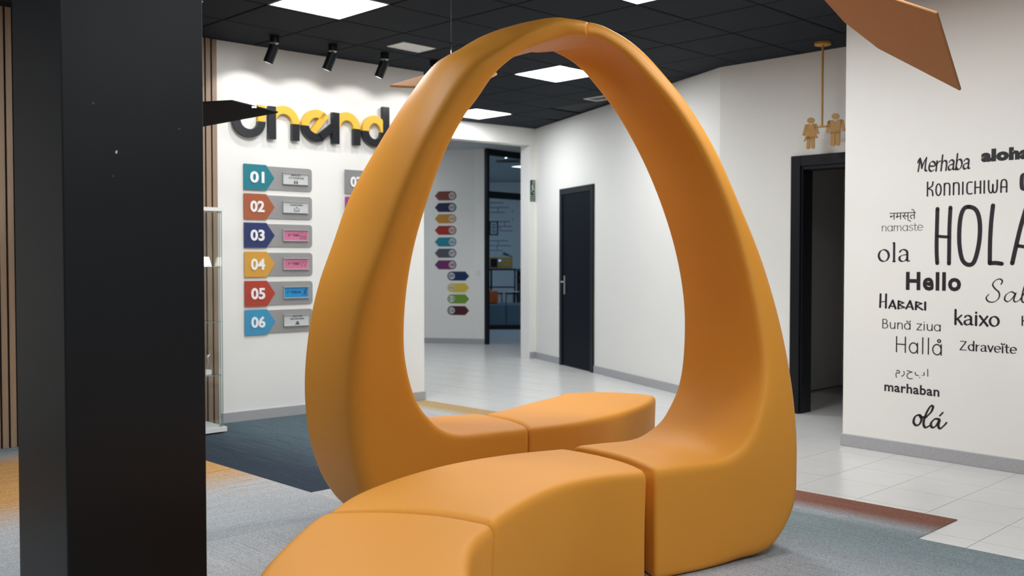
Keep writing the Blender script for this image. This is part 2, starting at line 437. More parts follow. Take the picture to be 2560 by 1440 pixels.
# ------------------------------------------------------------------ ceiling
P1 = Vector((math.sqrt(.5), math.sqrt(.5), 0)); Q1 = Vector((math.sqrt(.5), -math.sqrt(.5), 0))
def pq(p, q, z=CEIL): return P1 * p + Q1 * q + Vector((0, 0, z))
ceil_o = struct(MB().box((-0.5, 8.8, CEIL + 0.065), (9, 0, 0), (0, 12.8, 0), (0, 0, 0.05)).build('ceiling', M_CEIL))
MT = 0.575; PP0, QQ0 = 4.06, -5.77
lights = [(-1, 0), (1, 3), (4, -1), (6, -5)]          # cells (ip, iq) as seen; the others are unseen panels added to brighten bench and walls
lights_fill = [(0, 6), (-4, 2), (-3, 9), (-7, 9), (-8, 4), (-4, 12)]
vents = [(4.805, 5.127, -6.195, -5.985), (7.81, 8.02, -6.76, -6.44)]
cells = []
for i in range(-12, 12):
    for j in range(-12, 14):
        c = pq(PP0 + (i + .5) * MT, QQ0 + (j + .5) * MT)
        if not (1.6 < c.y < 13.2 and -4.6 < c.x < 4.9): continue
        if abs(c.x) > 0.56 * c.y + 1.2: continue
        if (i, j) in lights or (i, j) in lights_fill: continue
        if c.y > 9.5 and c.x < -2.0: continue
        d = (c - W_OPEN.o); d.z = 0
        if d.dot(W_OPEN.n) < -0.25: continue
        dl = c - W_LOGO.o; dl.z = 0
        if dl.dot(W_LOGO.n) < -0.35 and dl.dot(W_LOGO.d) < 1.2: continue
        dm = c - W_MID.o; dm.z = 0
        if dm.dot(W_MID.n) < -0.35 and c.y > 8.4: continue
        if c.x > 0.5 and (c - W_WC.o).dot(W_WC.n) < -0.4: continue
        cells.append((c.length, i, j))
cells.sort(key=lambda q: abs(q[0] - 8))
random.seed(5)
OUT = Vector((0, 0, 1))
for n, (dd, i, j) in enumerate(cells[:296]):
    p0, q0 = PP0 + i * MT, QQ0 + j * MT; g = 0.005
    zz = CEIL + random.random() * 0.0015
    P = [pq(p0 + g, q0 + g), pq(p0 + MT - g, q0 + g), pq(p0 + MT - g, q0 + MT - g), pq(p0 + g, q0 + MT - g)]
    ch = 0.006
    I = [pq(p0 + g + ch, q0 + g + ch), pq(p0 + MT - g - ch, q0 + g + ch), pq(p0 + MT - g - ch, q0 + MT - g - ch), pq(p0 + g + ch, q0 + MT - g - ch)]
    V = [Vector((v.x, v.y, zz)) for v in I] + [Vector((v.x, v.y, CEIL + 0.005)) for v in P] + [Vector((v.x, v.y, CEIL + 0.0145)) for v in P]
    F = [[3, 2, 1, 0], [8, 9, 10, 11]] + [[k, (k + 1) % 4, 4 + (k + 1) % 4, 4 + k] for k in range(4)] + [[4 + k, 4 + (k + 1) % 4, 8 + (k + 1) % 4, 8 + k] for k in range(4)]
    mesh('ceiling_tile', V, F, M_TILEC, ceil_o)
names = {(-1, 0): 'square light panel above the spotlights, nearest the logo wall', (1, 3): 'square light panel cut by the top edge, right of the arch top',
         (4, -1): 'square light panel seen through the arch just under its peak', (-3, 9): 'square light panel above the viewer\'s right side, out of view', (-7, 9): 'unseen fill light panel added just behind the viewer', (-8, 4): 'unseen fill light panel added behind the black column', (-4, 12): 'unseen fill light panel added at the far right behind the viewer', (0, 6): 'unseen fill light panel added above the open floor right of the arch', (-5, 6): 'square light panel above the viewer, out of view', (-4, 2): 'square light panel above the left leg of the arch, placed to brighten it, out of view', (6, -5): 'smallest square light panel, farthest back by the corridor opening'}
for (i, j) in lights + lights_fill:
    p0, q0 = PP0 + i * MT, QQ0 + j * MT; g = 0.004; fr = 0.014
    t = thing('ceiling_light', pq(p0 + MT / 2, q0 + MT / 2), names[(i, j)], 'light', 'square ceiling light panels')
    f = MB()
    a = [(p0 + g, q0 + g), (p0 + MT - g, q0 + g), (p0 + MT - g, q0 + MT - g), (p0 + g, q0 + MT - g)]
    b = [(p0 + fr, q0 + fr), (p0 + MT - fr, q0 + fr), (p0 + MT - fr, q0 + MT - fr), (p0 + fr, q0 + MT - fr)]
    V = [pq(*x, CEIL + 0.0005) for x in a] + [pq(*x, CEIL + 0.0005) for x in b] + [pq(*x, CEIL + 0.012) for x in a] + [pq(*x, CEIL + 0.012) for x in b]
    F = []
    for k in range(4):
        l = (k + 1) % 4
        F += [[k, l, 4 + l, 4 + k], [8 + k, 12 + k, 12 + l, 8 + l], [k, 8 + k, 8 + l, l], [4 + k, 4 + l, 12 + l, 12 + k]]
    mesh('frame', V, F, M_FRAMEW, t)
    MB().prism([pq(*x, CEIL + 0.004) for x in b], [pq(*x, CEIL + 0.010) for x in b]).build('diffuser', M_PANEL, t)
vn = ['pale rectangular air grille in the dark ceiling beside the third spotlight', 'small pale air grille in the ceiling behind the right arch leg']
M_VENT = mat('pale_grille', (0.85, 0.85, 0.82), 0.5); M_VENTD = mat('grille_inside', (0.25, 0.25, 0.24), 0.6)
for k, (pa, pb, qa, qb) in enumerate(vents):
    t = thing('air_vent', pq((pa + pb) / 2, (qa + qb) / 2, CEIL), vn[k], 'vent', 'ceiling air grilles')
    f = MB(); e = 0.018
    zt, zb = CEIL - 0.001, CEIL - 0.008
    for (x0, x1, y0, y1) in ((pa, pb, qa, qa + e), (pa, pb, qb - e, qb), (pa, pa + e, qa + e, qb - e), (pb - e, pb, qa + e, qb - e)):
        P = [(x0, y0), (x1, y0), (x1, y1), (x0, y1)]
        f.prism([pq(*x, zb) for x in P], [pq(*x, zt) for x in P])
    f.build('frame', M_VENT, t)
    P = [(pa + e, qa + e), (pb - e, qa + e), (pb - e, qb - e), (pa + e, qb - e)]
    MB().prism([pq(*x, CEIL - 0.002) for x in P], [pq(*x, CEIL - 0.001) for x in P]).build('backing', M_VENTD, t)
    along_p = (pb - pa) > (qb - qa)
    for s in range(5):
        m_ = MB()
        if along_p:
            y = qa + e + (s + .5) * (qb - qa - 2 * e) / 5
            c = pq((pa + pb) / 2, y, CEIL - 0.005); m_.box(c, P1 * ((pb - pa) / 2 - e), Q1 * 0.008 + Vector((0, 0, 0.002)), Vector((0, 0, 0.0006)))
        else:
            x = pa + e + (s + .5) * (pb - pa - 2 * e) / 5
            c = pq(x, (qa + qb) / 2, CEIL - 0.005); m_.box(c, Q1 * ((qb - qa) / 2 - e), P1 * 0.008 + Vector((0, 0, 0.002)), Vector((0, 0, 0.0006)))
        m_.build('slat', M_VENT, t)
# pale ceiling of the lounge beyond the opening
lc = struct(mesh('ceiling_lounge', [W_OPEN.pt(-4.6, 2.945, -0.18), W_OPEN.pt(1.2, 2.945, -0.18), Vector((3.5, 14.0, 2.945)), Vector((3.5, 21.1, 2.945)), Vector((-5, 21.1, 2.945)),
      W_OPEN.pt(-4.6, 2.9485, -0.18), W_OPEN.pt(1.2, 2.9485, -0.18), Vector((3.5, 14.0, 2.9485)), Vector((3.5, 21.1, 2.9485)), Vector((-5, 21.1, 2.9485))],
     [[0, 1, 2, 3, 4], [9, 8, 7, 6, 5], [0, 5, 6, 1], [1, 6, 7, 2], [2, 7, 8, 3], [3, 8, 9, 4], [4, 9, 5, 0]], M_LCEIL))
for i in range(0, 22):
    for j in range(-22, 4):
        p0, q0 = PP0 + i * MT, QQ0 + j * MT; c = pq(p0 + MT / 2, q0 + MT / 2)
        if not (-1.6 < c.x < 1.0 and 12.2 < c.y < 19.5): continue
        d = (c - W_OPEN.o); d.z = 0
        if d.dot(W_OPEN.n) > -0.6 or (c.x > 0.4 and c.y < 14.5): continue
        P = [pq(p0 + .006, q0 + .006, 0), pq(p0 + MT - .006, q0 + .006, 0), pq(p0 + MT - .006, q0 + MT - .006, 0), pq(p0 + .006, q0 + MT - .006, 0)]
        MB().prism([Vector((v.x, v.y, 2.932)) for v in P], [Vector((v.x, v.y, 2.944)) for v in P]).build('ceiling_tile', M_LCEIL, lc)
t = thing('ceiling_light', on_z(1310, 416, 2.93), 'thin bright light panel seen through the far glazed frame', 'light', 'lounge ceiling lights')
c = on_z(1318, 416.5, 2.93)
MB().box(c + Vector((0.12, 0, -0.002)), P1 * 0.28, Q1 * 0.28, (0, 0, 0.003)).build('diffuser', M_FPANELV, t)
MB().box(c + Vector((0.12, 0, 0.0005)), P1 * 0.295, Q1 * 0.295, (0, 0, 0.001)).build('frame', M_FRAMEW, t)
for k, xy in enumerate(((1.3, 17.5), (-1.7, 18.2), (-2.5, 14.0))):  # hidden panels added as fill: two blue for the lounge, one for the corridor
    t = thing('ceiling_light', (xy[0], xy[1], 2.93), ['unseen blue fill panel added at the right side of the lounge', 'unseen blue fill panel added at the left side of the lounge', 'unseen fill panel added in the corridor behind the logo wall'][k], 'light', 'lounge ceiling lights')
    MB().box((xy[0], xy[1], 2.928), (0.28, 0, 0), (0, 0.28, 0), (0, 0, 0.003)).build('diffuser', M_FFILL if k < 2 else M_CFILL, t)
t = thing('twin_downlight', on_z(1274, 392.5, 2.93), 'pair of small round downlights glowing in the lounge ceiling', 'light')
M_DL = emis('downlight_glow', (0.95, 1, 1), 6)
tp = MB()
for x in (1267, 1282):
    c = on_z(x, 392.5, 2.93); MB().lathe(c + Vector((0, 0, -0.012)), [(0.03, 0), (0.035, 0.01)], 16).build('lamp', M_DL, t)
tp.box(on_z(1274, 392.5, 2.93) - Vector((0, 0, 0.001)), (0.13, 0, 0), (0, 0.07, 0), (0, 0, 0.0015)); tp.build('plate', M_LCEIL, t)
c = on_z(1270, 403, 2.93)
t = thing('air_vent', c, 'dark square air diffuser in the lounge ceiling behind the downlights', 'vent')
for k in range(3):
    MB().box(c - Vector((0, 0, 0.004 + 0.004 * k)), (0.2 - 0.055 * k, 0, 0), (0, 0.2 - 0.055 * k, 0), (0, 0, 0.002)).build('louvre', M_DKG, t)

# ------------------------------------------------------------------ the arch bench
ORIG = Vector((0.152, 4.53, 0)); TT = Vector((0.86012903, 0.51007652, 0)); NN = Vector((0.51007652, -0.86012903, 0))
def uvz(u, v, z): return ORIG + TT * u + NN * v + Vector((0, 0, z))
def cr(p0, p1, p2, p3, t):
    return 0.5 * ((2 * p1) + (-p0 + p2) * t + (2 * p0 - 5 * p1 + 4 * p2 - p3) * t * t + (-p0 + 3 * p1 - 3 * p2 + p3) * t ** 3)
def resample(st, k):
    out = []
    n = len(st)
    for i in range(n - 1):
        for j in range(k):
            t = j / k
            out.append([cr(st[max(i - 1, 0)][c], st[i][c], st[i + 1][c], st[min(i + 2, n - 1)][c], t) for c in range(4)])
    out.append(list(st[-1])); return out
def section(c, rr, flat=6, crown=0.0):
    """rounded quad ring through corners c (inner-far, inner-near, outer-near, outer-far); rr = radius inside, outside"""
    ring = []
    cen = sum(c, Vector()) / 4
    for k in range(4):
        r = rr[0] if k < 2 else rr[1]
        p, a, b = c[k], c[k - 1], c[(k + 1) % 4]
        da, db = (a - p), (b - p)
        ra = min(r, da.length * 0.46); rb = min(r, db.length * 0.46)
        pa, pb = p + da.normalized() * ra, p + db.normalized() * rb
        for t in (0, 0.2, 0.4, 0.6, 0.8, 1.0):
            # blend of quadratic arc, slightly full
            ring.append(pa * (1 - t) ** 2 + p * 2 * t * (1 - t) + pb * t * t)
        nxt = c[(k + 1) % 4]
        rn = rr[0] if (k + 1) % 4 < 2 else rr[1]
        q = nxt + (p - nxt).normalized() * min(rn, (p - nxt).length * 0.46)
        for j in range(1, flat): ring.append(pb.lerp(q, j / flat))
    if crown:
        on, of = c[2], c[3]; ax = (of - on); L = ax.length; ax = ax.normalized(); mid = (on + of) / 2
        up = (on + of) / 2 - (c[0] + c[1]) / 2; up -= ax * up.dot(ax); T_ = up.length; up = up.normalized()
        for i, q in enumerate(ring):
            x = max(-1, min(1, (q - mid).dot(ax) / (L / 2))); h = max(0, min(1, 1 + (q - mid).dot(up) / max(T_, 1e-4)))
            ring[i] = q + up * (crown * (1 - x * x) * h * h)
    return ring
def loft(name, st, radius, k, m, parent=None, bulge0=None, bulge1=None, er=0.02, crown=0.0):
    """st: stations of four corner vectors (inner-far, inner-near, outer-near, outer-far)"""
    R = resample(st, k); n = len(R)
    rings = []
    for i, c in enumerate(R):
        f = i / (n - 1)
        rr = radius(f); rings.append(section(c, rr[:2], 6, rr[2]))
    def cent(r): return sum(r, Vector()) / len(r)
    C = [cent(r) for r in rings]
    # curved ends: push ring points along the path according to their place across the width
    def push(ends, bulge, sign):
        b, span = bulge
        acc = 0
        idx = range(n) if sign > 0 else range(n - 1, -1, -1)
        prev = None
        end = 0 if sign > 0 else n - 1
        d = (C[0] - C[1]).normalized() if sign > 0 else (C[-1] - C[-2]).normalized()
        d.z *= 0.3; d.normalize()
        for i in idx:
            if prev is not None: acc += (C[i] - C[prev]).length
            prev = i
            wgt = max(0, 1 - acc / span)
            if wgt == 0: break
            far_ = (R[i][0] + R[i][3]) / 2; near = (R[i][1] + R[i][2]) / 2
            ax = near - far_; L = ax.length; ax = ax.normalized(); mid = (far_ + near) / 2
            for q in range(len(rings[i])):
                x = max(-1, min(1, (rings[i][q] - mid).dot(ax) / (L / 2)))
                rings[i][q] = rings[i][q] + d * (b * wgt * (1 - x * x))
    if bulge0: push(None, bulge0, 1)
    if bulge1: push(None, bulge1, -1)
    m_ = len(rings[0])
    def capring(i, sgn, er=er):
        """rounded lip at an end"""
        base = rings[i]; cc = cent(base); d = (C[i] - C[i + (1 if sgn < 0 else -1)]).normalized(); out = []
        for th in (30, 60, 90):
            a = math.radians(th)
            out.append([p + (cc - p).normalized() * min((cc - p).length * 0.6, er * (1 - math.cos(a))) + d * er * math.sin(a) for p in base])
        return out
    start = capring(0, -1)[::-1]; end = capring(n - 1, 1)
    allr = start + rings + end
    V = [Vector((p.x, p.y, max(p.z, 0.0052))) for r in allr for p in r]; F = []
    for i in range(len(allr) - 1):
        for j in range(m_):
            F.append([i * m_ + j, i * m_ + (j + 1) % m_, (i + 1) * m_ + (j + 1) % m_, (i + 1) * m_ + j])
    # caps: strips pairing the far and the near half of the ring keep the curved end
    for base, flip in ((0, True), ((len(allr) - 1) * m_, False)):
        # ring order: corner0..edge0-1.. ; symmetric pairing of inner edge with outer edge
        per = m_ // 4
        a = list(range(0, 2 * per)); b = [(-1 - x) % m_ for x in range(2 * per)]
        off = 3   # rotate so that index 0 is the middle of corner 0
        # pair points going from corner0 along inner edge to corner1 with corner3 along outer edge to corner2
        L1 = [(off + x) % m_ for x in range(0, 2 * per + 1)]
        L2 = [(off - x) % m_ for x in range(0, 2 * per + 1)]
        for x in range(2 * per):
            q = [L1[x], L1[x + 1], L2[x + 1], L2[x]]
            if L1[x] == L2[x]: q = [L1[x], L1[x + 1], L2[x + 1]]
            if L1[x + 1] == L2[x + 1]: q = [L1[x], L1[x + 1], L2[x]]
            q = [base + y for y in q]
            F.append(q[::-1] if flip else q)
    return mesh(name, V, F, m, parent, smooth=True)

# right half: (inner-far, inner-near, outer-near) in (u along the arch, v across, z)
RH = [((.100, -.234, 2.284), (.100, .205, 2.270), (.100, .190, 2.330)),
 ((.168, -.237, 2.283), (.168, .207, 2.262), (.193, .195, 2.317)),
 ((.297, -.220, 2.231), (.286, .224, 2.205), (.335, .210, 2.262)),
 ((.396, -.190, 2.137), (.390, .261, 2.105), (.466, .244, 2.161)),
 ((.506, -.140, 1.982), (.502, .321, 1.960), (.592, .311, 1.995)),
 ((.605, -.072, 1.763), (.600, .403, 1.755), (.692, .399, 1.772)),
 ((.675, -.002, 1.524), (.662, .495, 1.511), (.757, .496, 1.512)),
 ((.711, .063, 1.287), (.688, .582, 1.263), (0.814, .581, 1.267)),
 ((.709, .122, 1.053), (.689, .660, 1.030), (0.835, .671, 1.010)),
 ((.664, .173, .825), (.672, .720, .834), (0.839, .739, .768)),
 ((.611, .202, .677), (.627, .759, .694), (0.832, .780, .540)),
 ((.536, .219, .570), (.552, .789, .572), (0.817, .800, .352)),
 ((.471, .226, .510), (.472, .807, .492), (0.787, .808, .180)),
 ((.372, .232, .464), (.372, .813, .452), (.650, .812, .030)),
 ((.280, .233, .448), (.250, .813, .448), (.430, .813, .006)),
 ((.130, .233, .450), (.130, .813, .450), (.170, .813, .006)),
 ((.012, .233, .450), (.015, .813, .450), (.018, .813, .006))]
# left half: (outer-near, inner-near, width across)
LH = [((.052, .240, 2.318), (.052, .236, 2.262), .47),
 ((-.010, .247, 2.312), (.005, .238, 2.258), .475),
 ((-.102, .245, 2.298), (-.050, .230, 2.246), .47),
 ((-.236, .227, 2.244), (-.155, .218, 2.204), .475),
 ((-.338, .203, 2.174), (-.250, .199, 2.155), .48),
 ((-.439, .179, 2.100), (-.345, .168, 2.066), .49),
 ((-.516, .145, 2.000), (-.413, .132, 1.957), .505),
 ((-.578, .112, 1.895), (-.474, .102, 1.862), .54),
 ((-.647, .070, 1.756), (-.537, .056, 1.710), .575),
 ((-.716, .015, 1.570), (-.590, -.003, 1.507), 0.645),
 ((-.781, -.048, 1.343), (-.626, -.057, 1.310), 0.650),
 ((-.836, -.098, 1.153), (-.638, -.108, 1.110), 0.645),
 ((-.866, -.144, .958), (-.628, -.154, .913), 0.645),
 ((-.873, -.192, .730), (-.597, -.185, .767), 0.655),
 ((-.860, -.225, .532), (-.540, -.211, .625), 0.655),
 ((-.827, -.233, .340), (-.458, -.226, .525), 0.655),
 ((-.765, -.233, .160), (-.384, -.231, .473), .62),
 ((-.640, -.233, .030), (-.299, -.233, .452), .61),
 ((-.400, -.233, .006), (-.180, -.233, .450), .59),
 ((-.120, -.233, .006), (-.060, -.233, .450), .57),
 ((.038, -.233, .006), (.038, -.233, .450), .56)]
def st_right():
    out = []
    for a, b, c in RH:
        IF, IN, ON = uvz(*a), uvz(*b), uvz(*c)
        w = (b[1] - a[1]) + (c[1] - b[1])
        OF = ON - NN * w
        out.append([IF, IN, ON, OF])
    return out
def st_left():
    out = []
    lift = [0, .012, .030, .044, .044, .036, .026, .014, .006]
    for i, (b, a, w) in enumerate(LH):
        IN, ON = uvz(*a), uvz(*b); IF, OF = IN - NN * w, ON - NN * w + Vector((0, 0, lift[i] if i < len(lift) else 0))
        out.append([IF, IN, ON, OF])
    return out
CROWN = {True: [(0, .03), (.3, .03), (.5, .015), (.7, .01), (.8, 0), (1, 0)], False: [(0, .025), (.08, .055), (.22, .056), (.32, .038), (.45, .022), (.6, .014), (.8, 0), (1, 0)]}
def rad_arch(top_first=True):
    def f(x):
        t = max(0, min(1, (x - 0.1) / 0.45)); g = max(0, min(1, (x - 0.86) / 0.06))
        cw_ = 0
        for (x0, c0), (x1, c1) in zip(CROWN[top_first], CROWN[top_first][1:]):
            if x0 <= x <= x1: cw_ = c0 + (c1 - c0) * (x - x0) / (x1 - x0)
        return (0.030 + 0.012 * t, 0.040 + 0.035 * t - 0.045 * g * t, cw_)
    return f
GRP = 'modules of the orange arch bench'
o = loft('bench_module', st_right(), rad_arch(), 6, M_ORANGE, bulge0=(-0.12, 0.45), bulge1=(-0.05, 0.3), er=0.02)
props(o, 'orange seat module that sweeps up on the right into the right half of the arch', 'bench', GRP)
o = loft('bench_module', st_left(), rad_arch(False), 6, M_ORANGE, bulge0=(0.12, 0.5), bulge1=(0.05, 0.3), er=0.022)
props(o, 'orange seat module sweeping up on the left to the rounded nose at the arch top', 'bench', GRP)
def bench(rails, label, b0, b1, r=0.036):
    st = []
    for (fx, fy), (nx, ny) in rails:
        f = Vector((fx, fy, 0)); n = Vector((nx, ny, 0)); ax = (n - f).normalized() * 0.012
        st.append([f + Vector((0, 0, .45)), n + Vector((0, 0, .45)), n - ax + Vector((0, 0, .005)), f + ax + Vector((0, 0, .005))])
    o = loft('bench_module', st, lambda x: (r, 0.02, 0.0), 6, M_ORANGE, bulge0=b0, bulge1=b1, er=0.024)
    return props(o, label, 'bench', GRP)
bench([((-.600, 3.205), (-.046, 3.075)), ((-.550, 3.44), (.012, 3.23)), ((-.424, 3.71), (.105, 3.43)), ((-.25, 3.95), (.22, 3.60)), ((-.03, 4.135), (.36, 3.715)), ((.195, 4.250), (.505, 3.770))],
      'orange curved bench block in the front middle, between the cut-off block and the arch', (-0.08, 0.4), (0.055, 0.4))
bench([((-.624, 3.145), (-.058, 2.990)), ((-.644, 3.024), (-.098, 2.86)), ((-.663, 2.79), (-.113, 2.68)), ((-.669, 2.589), (-.10, 2.50)), ((-.655, 2.40), (-.04, 2.32)), ((-.60, 2.15), (.03, 2.13))],
      'orange bench block nearest the viewer, cut off by the bottom edge', (0.08, 0.4), (0.06, 0.4))
bench([((-.135, 5.235), (.105, 4.778)), ((-.02, 5.42), (.343, 4.943)), ((.10, 5.64), (.53, 5.17)), ((.20, 5.80), (.69, 5.42)), ((.265, 5.92), (.80, 5.67)), ((.29, 5.99), (.865, 5.90))],
      'orange bench block at the back, seen through the arch', (-0.05, 0.4), (0.12, 0.4))

# ------------------------------------------------------------------ black column
cn = Vector((-0.4553 * 2.9, 2.9, 0)); sc = 0.44
e1 = Vector((0.731, 0.682, 0)) * sc; e2 = Vector((-0.682, 0.731, 0)) * sc * 1.04
colm = thing('column', cn + (e1 + e2) / 2, 'wide square black column standing in the left foreground', 'column')
pts = [cn, cn + e1, cn + e1 + e2, cn + e2]
o = MB().prism(pts, [p + Vector((0, 0, CEIL)) for p in pts]).build('shaft', M_BLACK, colm); bevel(o, 0.006, 3)
w = Wall(cn, cn + e1)
for (x, y, r) in ((291, 380, .0045), (233, 258, .003), (283, 440, .0025), (448, 322, .003)):
    u, v = w.px(x, y)
    MB().wprism(w, [(u + r * .8 * math.cos(k * 1.05), v + r * 1.1 * math.sin(k * 1.05) + r * .3 * math.cos(k)) for k in range(6)], 0.0, 0.0006).build('paint_chip', M_WHITE if r > .004 else mat('scuff', (.12, .12, .12)), colm)

# ------------------------------------------------------------------ slat cladding
cl = thing('slat_cladding', W_LOGO.pt(-0.9, 0, 0.01), 'vertical oak slats on black backing left of the white logo wall', 'wall panelling')
MB().wbox(W_LOGO, -2.35, -0.002, 0.0055, CEIL - 0.002, 0.0, 0.006).build('backing', M_SLATB, cl)
k = 0; u = -0.006
while u > -2.33:
    MB().wbox(W_LOGO, u - 0.0365, u, 0.0055, CEIL - 0.003, 0.006, 0.020).build('slat', M_SLAT, cl); u -= 0.0497

# ------------------------------------------------------------------ logo letters
def U(x, y): return W_LOGO.px(x, y)
TH = 0.035; OFF = 0.012
def lpiece(name, polys, m, parent):
    mb = MB()
    for p in polys: mb.wprism(W_LOGO, p, OFF, OFF + TH)
    return mb.build(name, m, parent)
def ringsec(cx, cz, ro, ri, a0, a1, n=20, sx=1.0):
    """list of convex quads approximating an annulus sector"""
    out = []
    for i in range(n):
        b0 = math.radians(a0 + (a1 - a0) * i / n); b1 = math.radians(a0 + (a1 - a0) * (i + 1) / n)
        out.append([(cx + sx * ri * math.cos(b0), cz + ri * math.sin(b0)), (cx + sx * ro * math.cos(b0), cz + ro * math.sin(b0)), (cx + sx * ro * math.cos(b1), cz + ro * math.sin(b1)), (cx + sx * ri * math.cos(b1), cz + ri * math.sin(b1))])
    return out
def ringpoly(cx, cz, rox, roz, rix, riz, a0, a1, n=24):
    o = [(cx + rox * math.cos(math.radians(a0 + (a1 - a0) * i / n)), cz + roz * math.sin(math.radians(a0 + (a1 - a0) * i / n))) for i in range(n + 1)]
    i_ = [(cx + rix * math.cos(math.radians(a0 + (a1 - a0) * i / n)), cz + riz * math.sin(math.radians(a0 + (a1 - a0) * i / n))) for i in range(n + 1)]
    return o + i_[::-1]
LG = 'letters of the wall logo'
def lthing(name, x, y, label): 
    u, v = U(x, y); return thing('logo_letter', W_LOGO.pt(u, v, OFF), label, 'letter', LG)
# common heights measured at each letter
def zz(x, y): return U(x, y)[1]
def uu(x): return U(x, 320)[0]
# u
t = lthing('u', 617, 305, 'black and yellow letter u of the wall logo, partly behind the black hanging panel')
x0, x1 = uu(576), uu(657.5); zb = zz(617, 344.5); zm = zz(645, 305); ztp = zz(648, 264); st_ = uu(657.5) - uu(639)
cx = (x0 + x1) / 2; rx = (x1 - x0) / 2; rz = zm - zb
lpiece('lower_half', [ringpoly(cx, zm, rx, rz, rx - st_, rz - st_, 180, 360)], M_LBLK, t)
lpiece('right_stem', [[(x1 - st_, zm), (x1, zm), (x1, ztp), (x1 - st_, ztp)]], M_YEL, t)
lpiece('left_stem', [[(x0, zm), (x0 + st_, zm), (x0 + st_, ztp), (x0, ztp)]], M_LBLK, t)
# n, first
def letter_n(xs0, xs1, xr, ytop, ybot, yat, yab, ym, ybr, label, stemtop=None, tail=None):
    t = lthing('n', (xs0 + xr) / 2, ym, label)
    a, b, r = uu(xs0), uu(xs1), uu(xr); s = b - a
    lpiece('stem', [[(a, zz(xs0, ybot)), (b, zz(xs0, ybot)), (b, zz(xs0, ytop)), (a, zz(xs0, ytop))]] + (tail or []), M_LBLK, t)
    zm_ = zz(xr - 8, ym); ztop = zz((xs1 + xr) / 2, yat)
    rz_ = ztop - zm_
    c = (b - 0.002 + r) / 2 - s * 0.0; 
    c = r - rz_ * 1.0
    # right quarter + left quarter clipped at the stem
    ro = rz_; ri = ro - s
    amax = 180 - math.degrees(math.acos(min(1, max(-1, (c - b) / ro)))) if c - b < ro else 180
    out = ringpoly(c, zm_, ro, ro, ri, ri, 0, 90)
    ps = [out]
    # left quarter, clipped to u>b
    n = 14
    for i in range(n):
        b0 = 90 + 90 * i / n; b1 = 90 + 90 * (i + 1) / n
        quad = []
        for (rr, an) in ((ri, b0), (ro, b0), (ro, b1), (ri, b1)):
            quad.append((max(b, c + rr * math.cos(math.radians(an))), zm_ + rr * math.sin(math.radians(an))))
        if max(q[0] for q in quad) - b > 1e-4: ps.append(quad)
    lpiece('arch', ps, M_YEL, t)
    zb_ = zz(xr - 8, ybr)
    lpiece('right_leg', [[(r - s, zb_), (r, zb_), (r, zm_), (r - s, zm_)]], M_LBLK, t)
    return t
letter_n(665, 683.5, 742, 266, 348, 267, 283, 312, 353, 'black and yellow letter n right of the u, its stem beside the black panel tip')
# e
t = lthing('e', 790, 316, 'black and yellow letter e in the middle of the wall logo')
x0, x1 = uu(748), uu(820); zm = zz(757, 315); ztp = zz(784, 275.5); zb = zz(788, 356)
ro = ztp - zm; ro2 = zm - zb; s = uu(766) - uu(748); c = x0 + ro
lpiece('upper_half', [ringpoly(c, zm, ro, ro, ro - s, ro - s, 50, 180),
    [U(815, 294), U(803, 282), U(769, 327), U(782, 336)]], M_YEL, t)
lpiece('lower_half', [ringpoly(c, zm, ro, ro2, ro - s, ro2 - s, 180, 295),
    [U(788, 338), U(823.3, 309), U(823.3, 333), U(799, 354)]], M_LBLK, t)
letter_n(824, 841.5, 894, 282, 360, 283, 300, 324, 364, 'second black and yellow letter n of the logo, joined to the e by a diagonal')
# d
t = lthing('d', 930, 328, 'black and yellow letter d of the logo, cut off by the orange arch')
x0, x1 = uu(899), uu(966); zm = zz(905, 328); ztp = zz(930, 290.5); zb = zz(930, 368); s = uu(915) - uu(899); sw = uu(966) - uu(950)
c = (x0 + x1 - sw * 0.35) / 2; rx = c - x0
def dhalf(a0, a1, rz_):
    out = []; lim = x1 - sw - 0.0005
    for i in range(24):
        b0, b1 = [math.radians(a0 + (a1 - a0) * k / 24) for k in (i, i + 1)]
        q = [(c + rr * math.cos(an), zm + zr_ * math.sin(an)) for rr, zr_, an in ((rx - s, rz_ - s, b0), (rx, rz_, b0), (rx, rz_, b1), (rx - s, rz_ - s, b1))]
        if min(v[0] for v in q) < lim - 1e-4: out.append([(min(v[0], lim), v[1]) for v in q])
    return out
lpiece('upper_half', dhalf(0, 180, ztp - zm), M_YEL, t)
lpiece('lower_half', dhalf(180, 360, zm - zb), M_LBLK, t)
lpiece('stem', [[(x1 - sw, zb), (x1, zb), (x1, zz(958, 269)), (x1 - sw, zz(958, 269))]], M_LBLK, t)

# ------------------------------------------------------------------ text helpers
def text_shape(s, bold=0.0, spacing=1.0, res=3):
    cu = bpy.data.curves.new('t', 'FONT'); cu.body = s; cu.offset = bold; cu.space_character = spacing; cu.resolution_u = res
    ob = bpy.data.objects.new('t', cu); COL.objects.link(ob)
    dg = bpy.context.evaluated_depsgraph_get(); me = bpy.data.meshes.new_from_object(ob.evaluated_get(dg))
    V = [(v.co.x, v.co.y) for v in me.vertices]; F = [list(p.vertices) for p in me.polygons]
    bpy.data.objects.remove(ob); bpy.data.meshes.remove(me); bpy.data.curves.remove(cu)
    return V, F
def fit(VF, u0, u1, v0, v1, shear=0.0):
    V, F = VF
    xa, xb = min(v[0] for v in V), max(v[0] for v in V); ya, yb = min(v[1] for v in V), max(v[1] for v in V)
    V = [(u0 + (x - xa) / (xb - xa) * (u1 - u0), v0 + (y - ya) / (yb - ya) * (v1 - v0)) for x, y in V]
    if shear: V = [(x + (y - v0) * shear, y) for x, y in V]
    return V, F
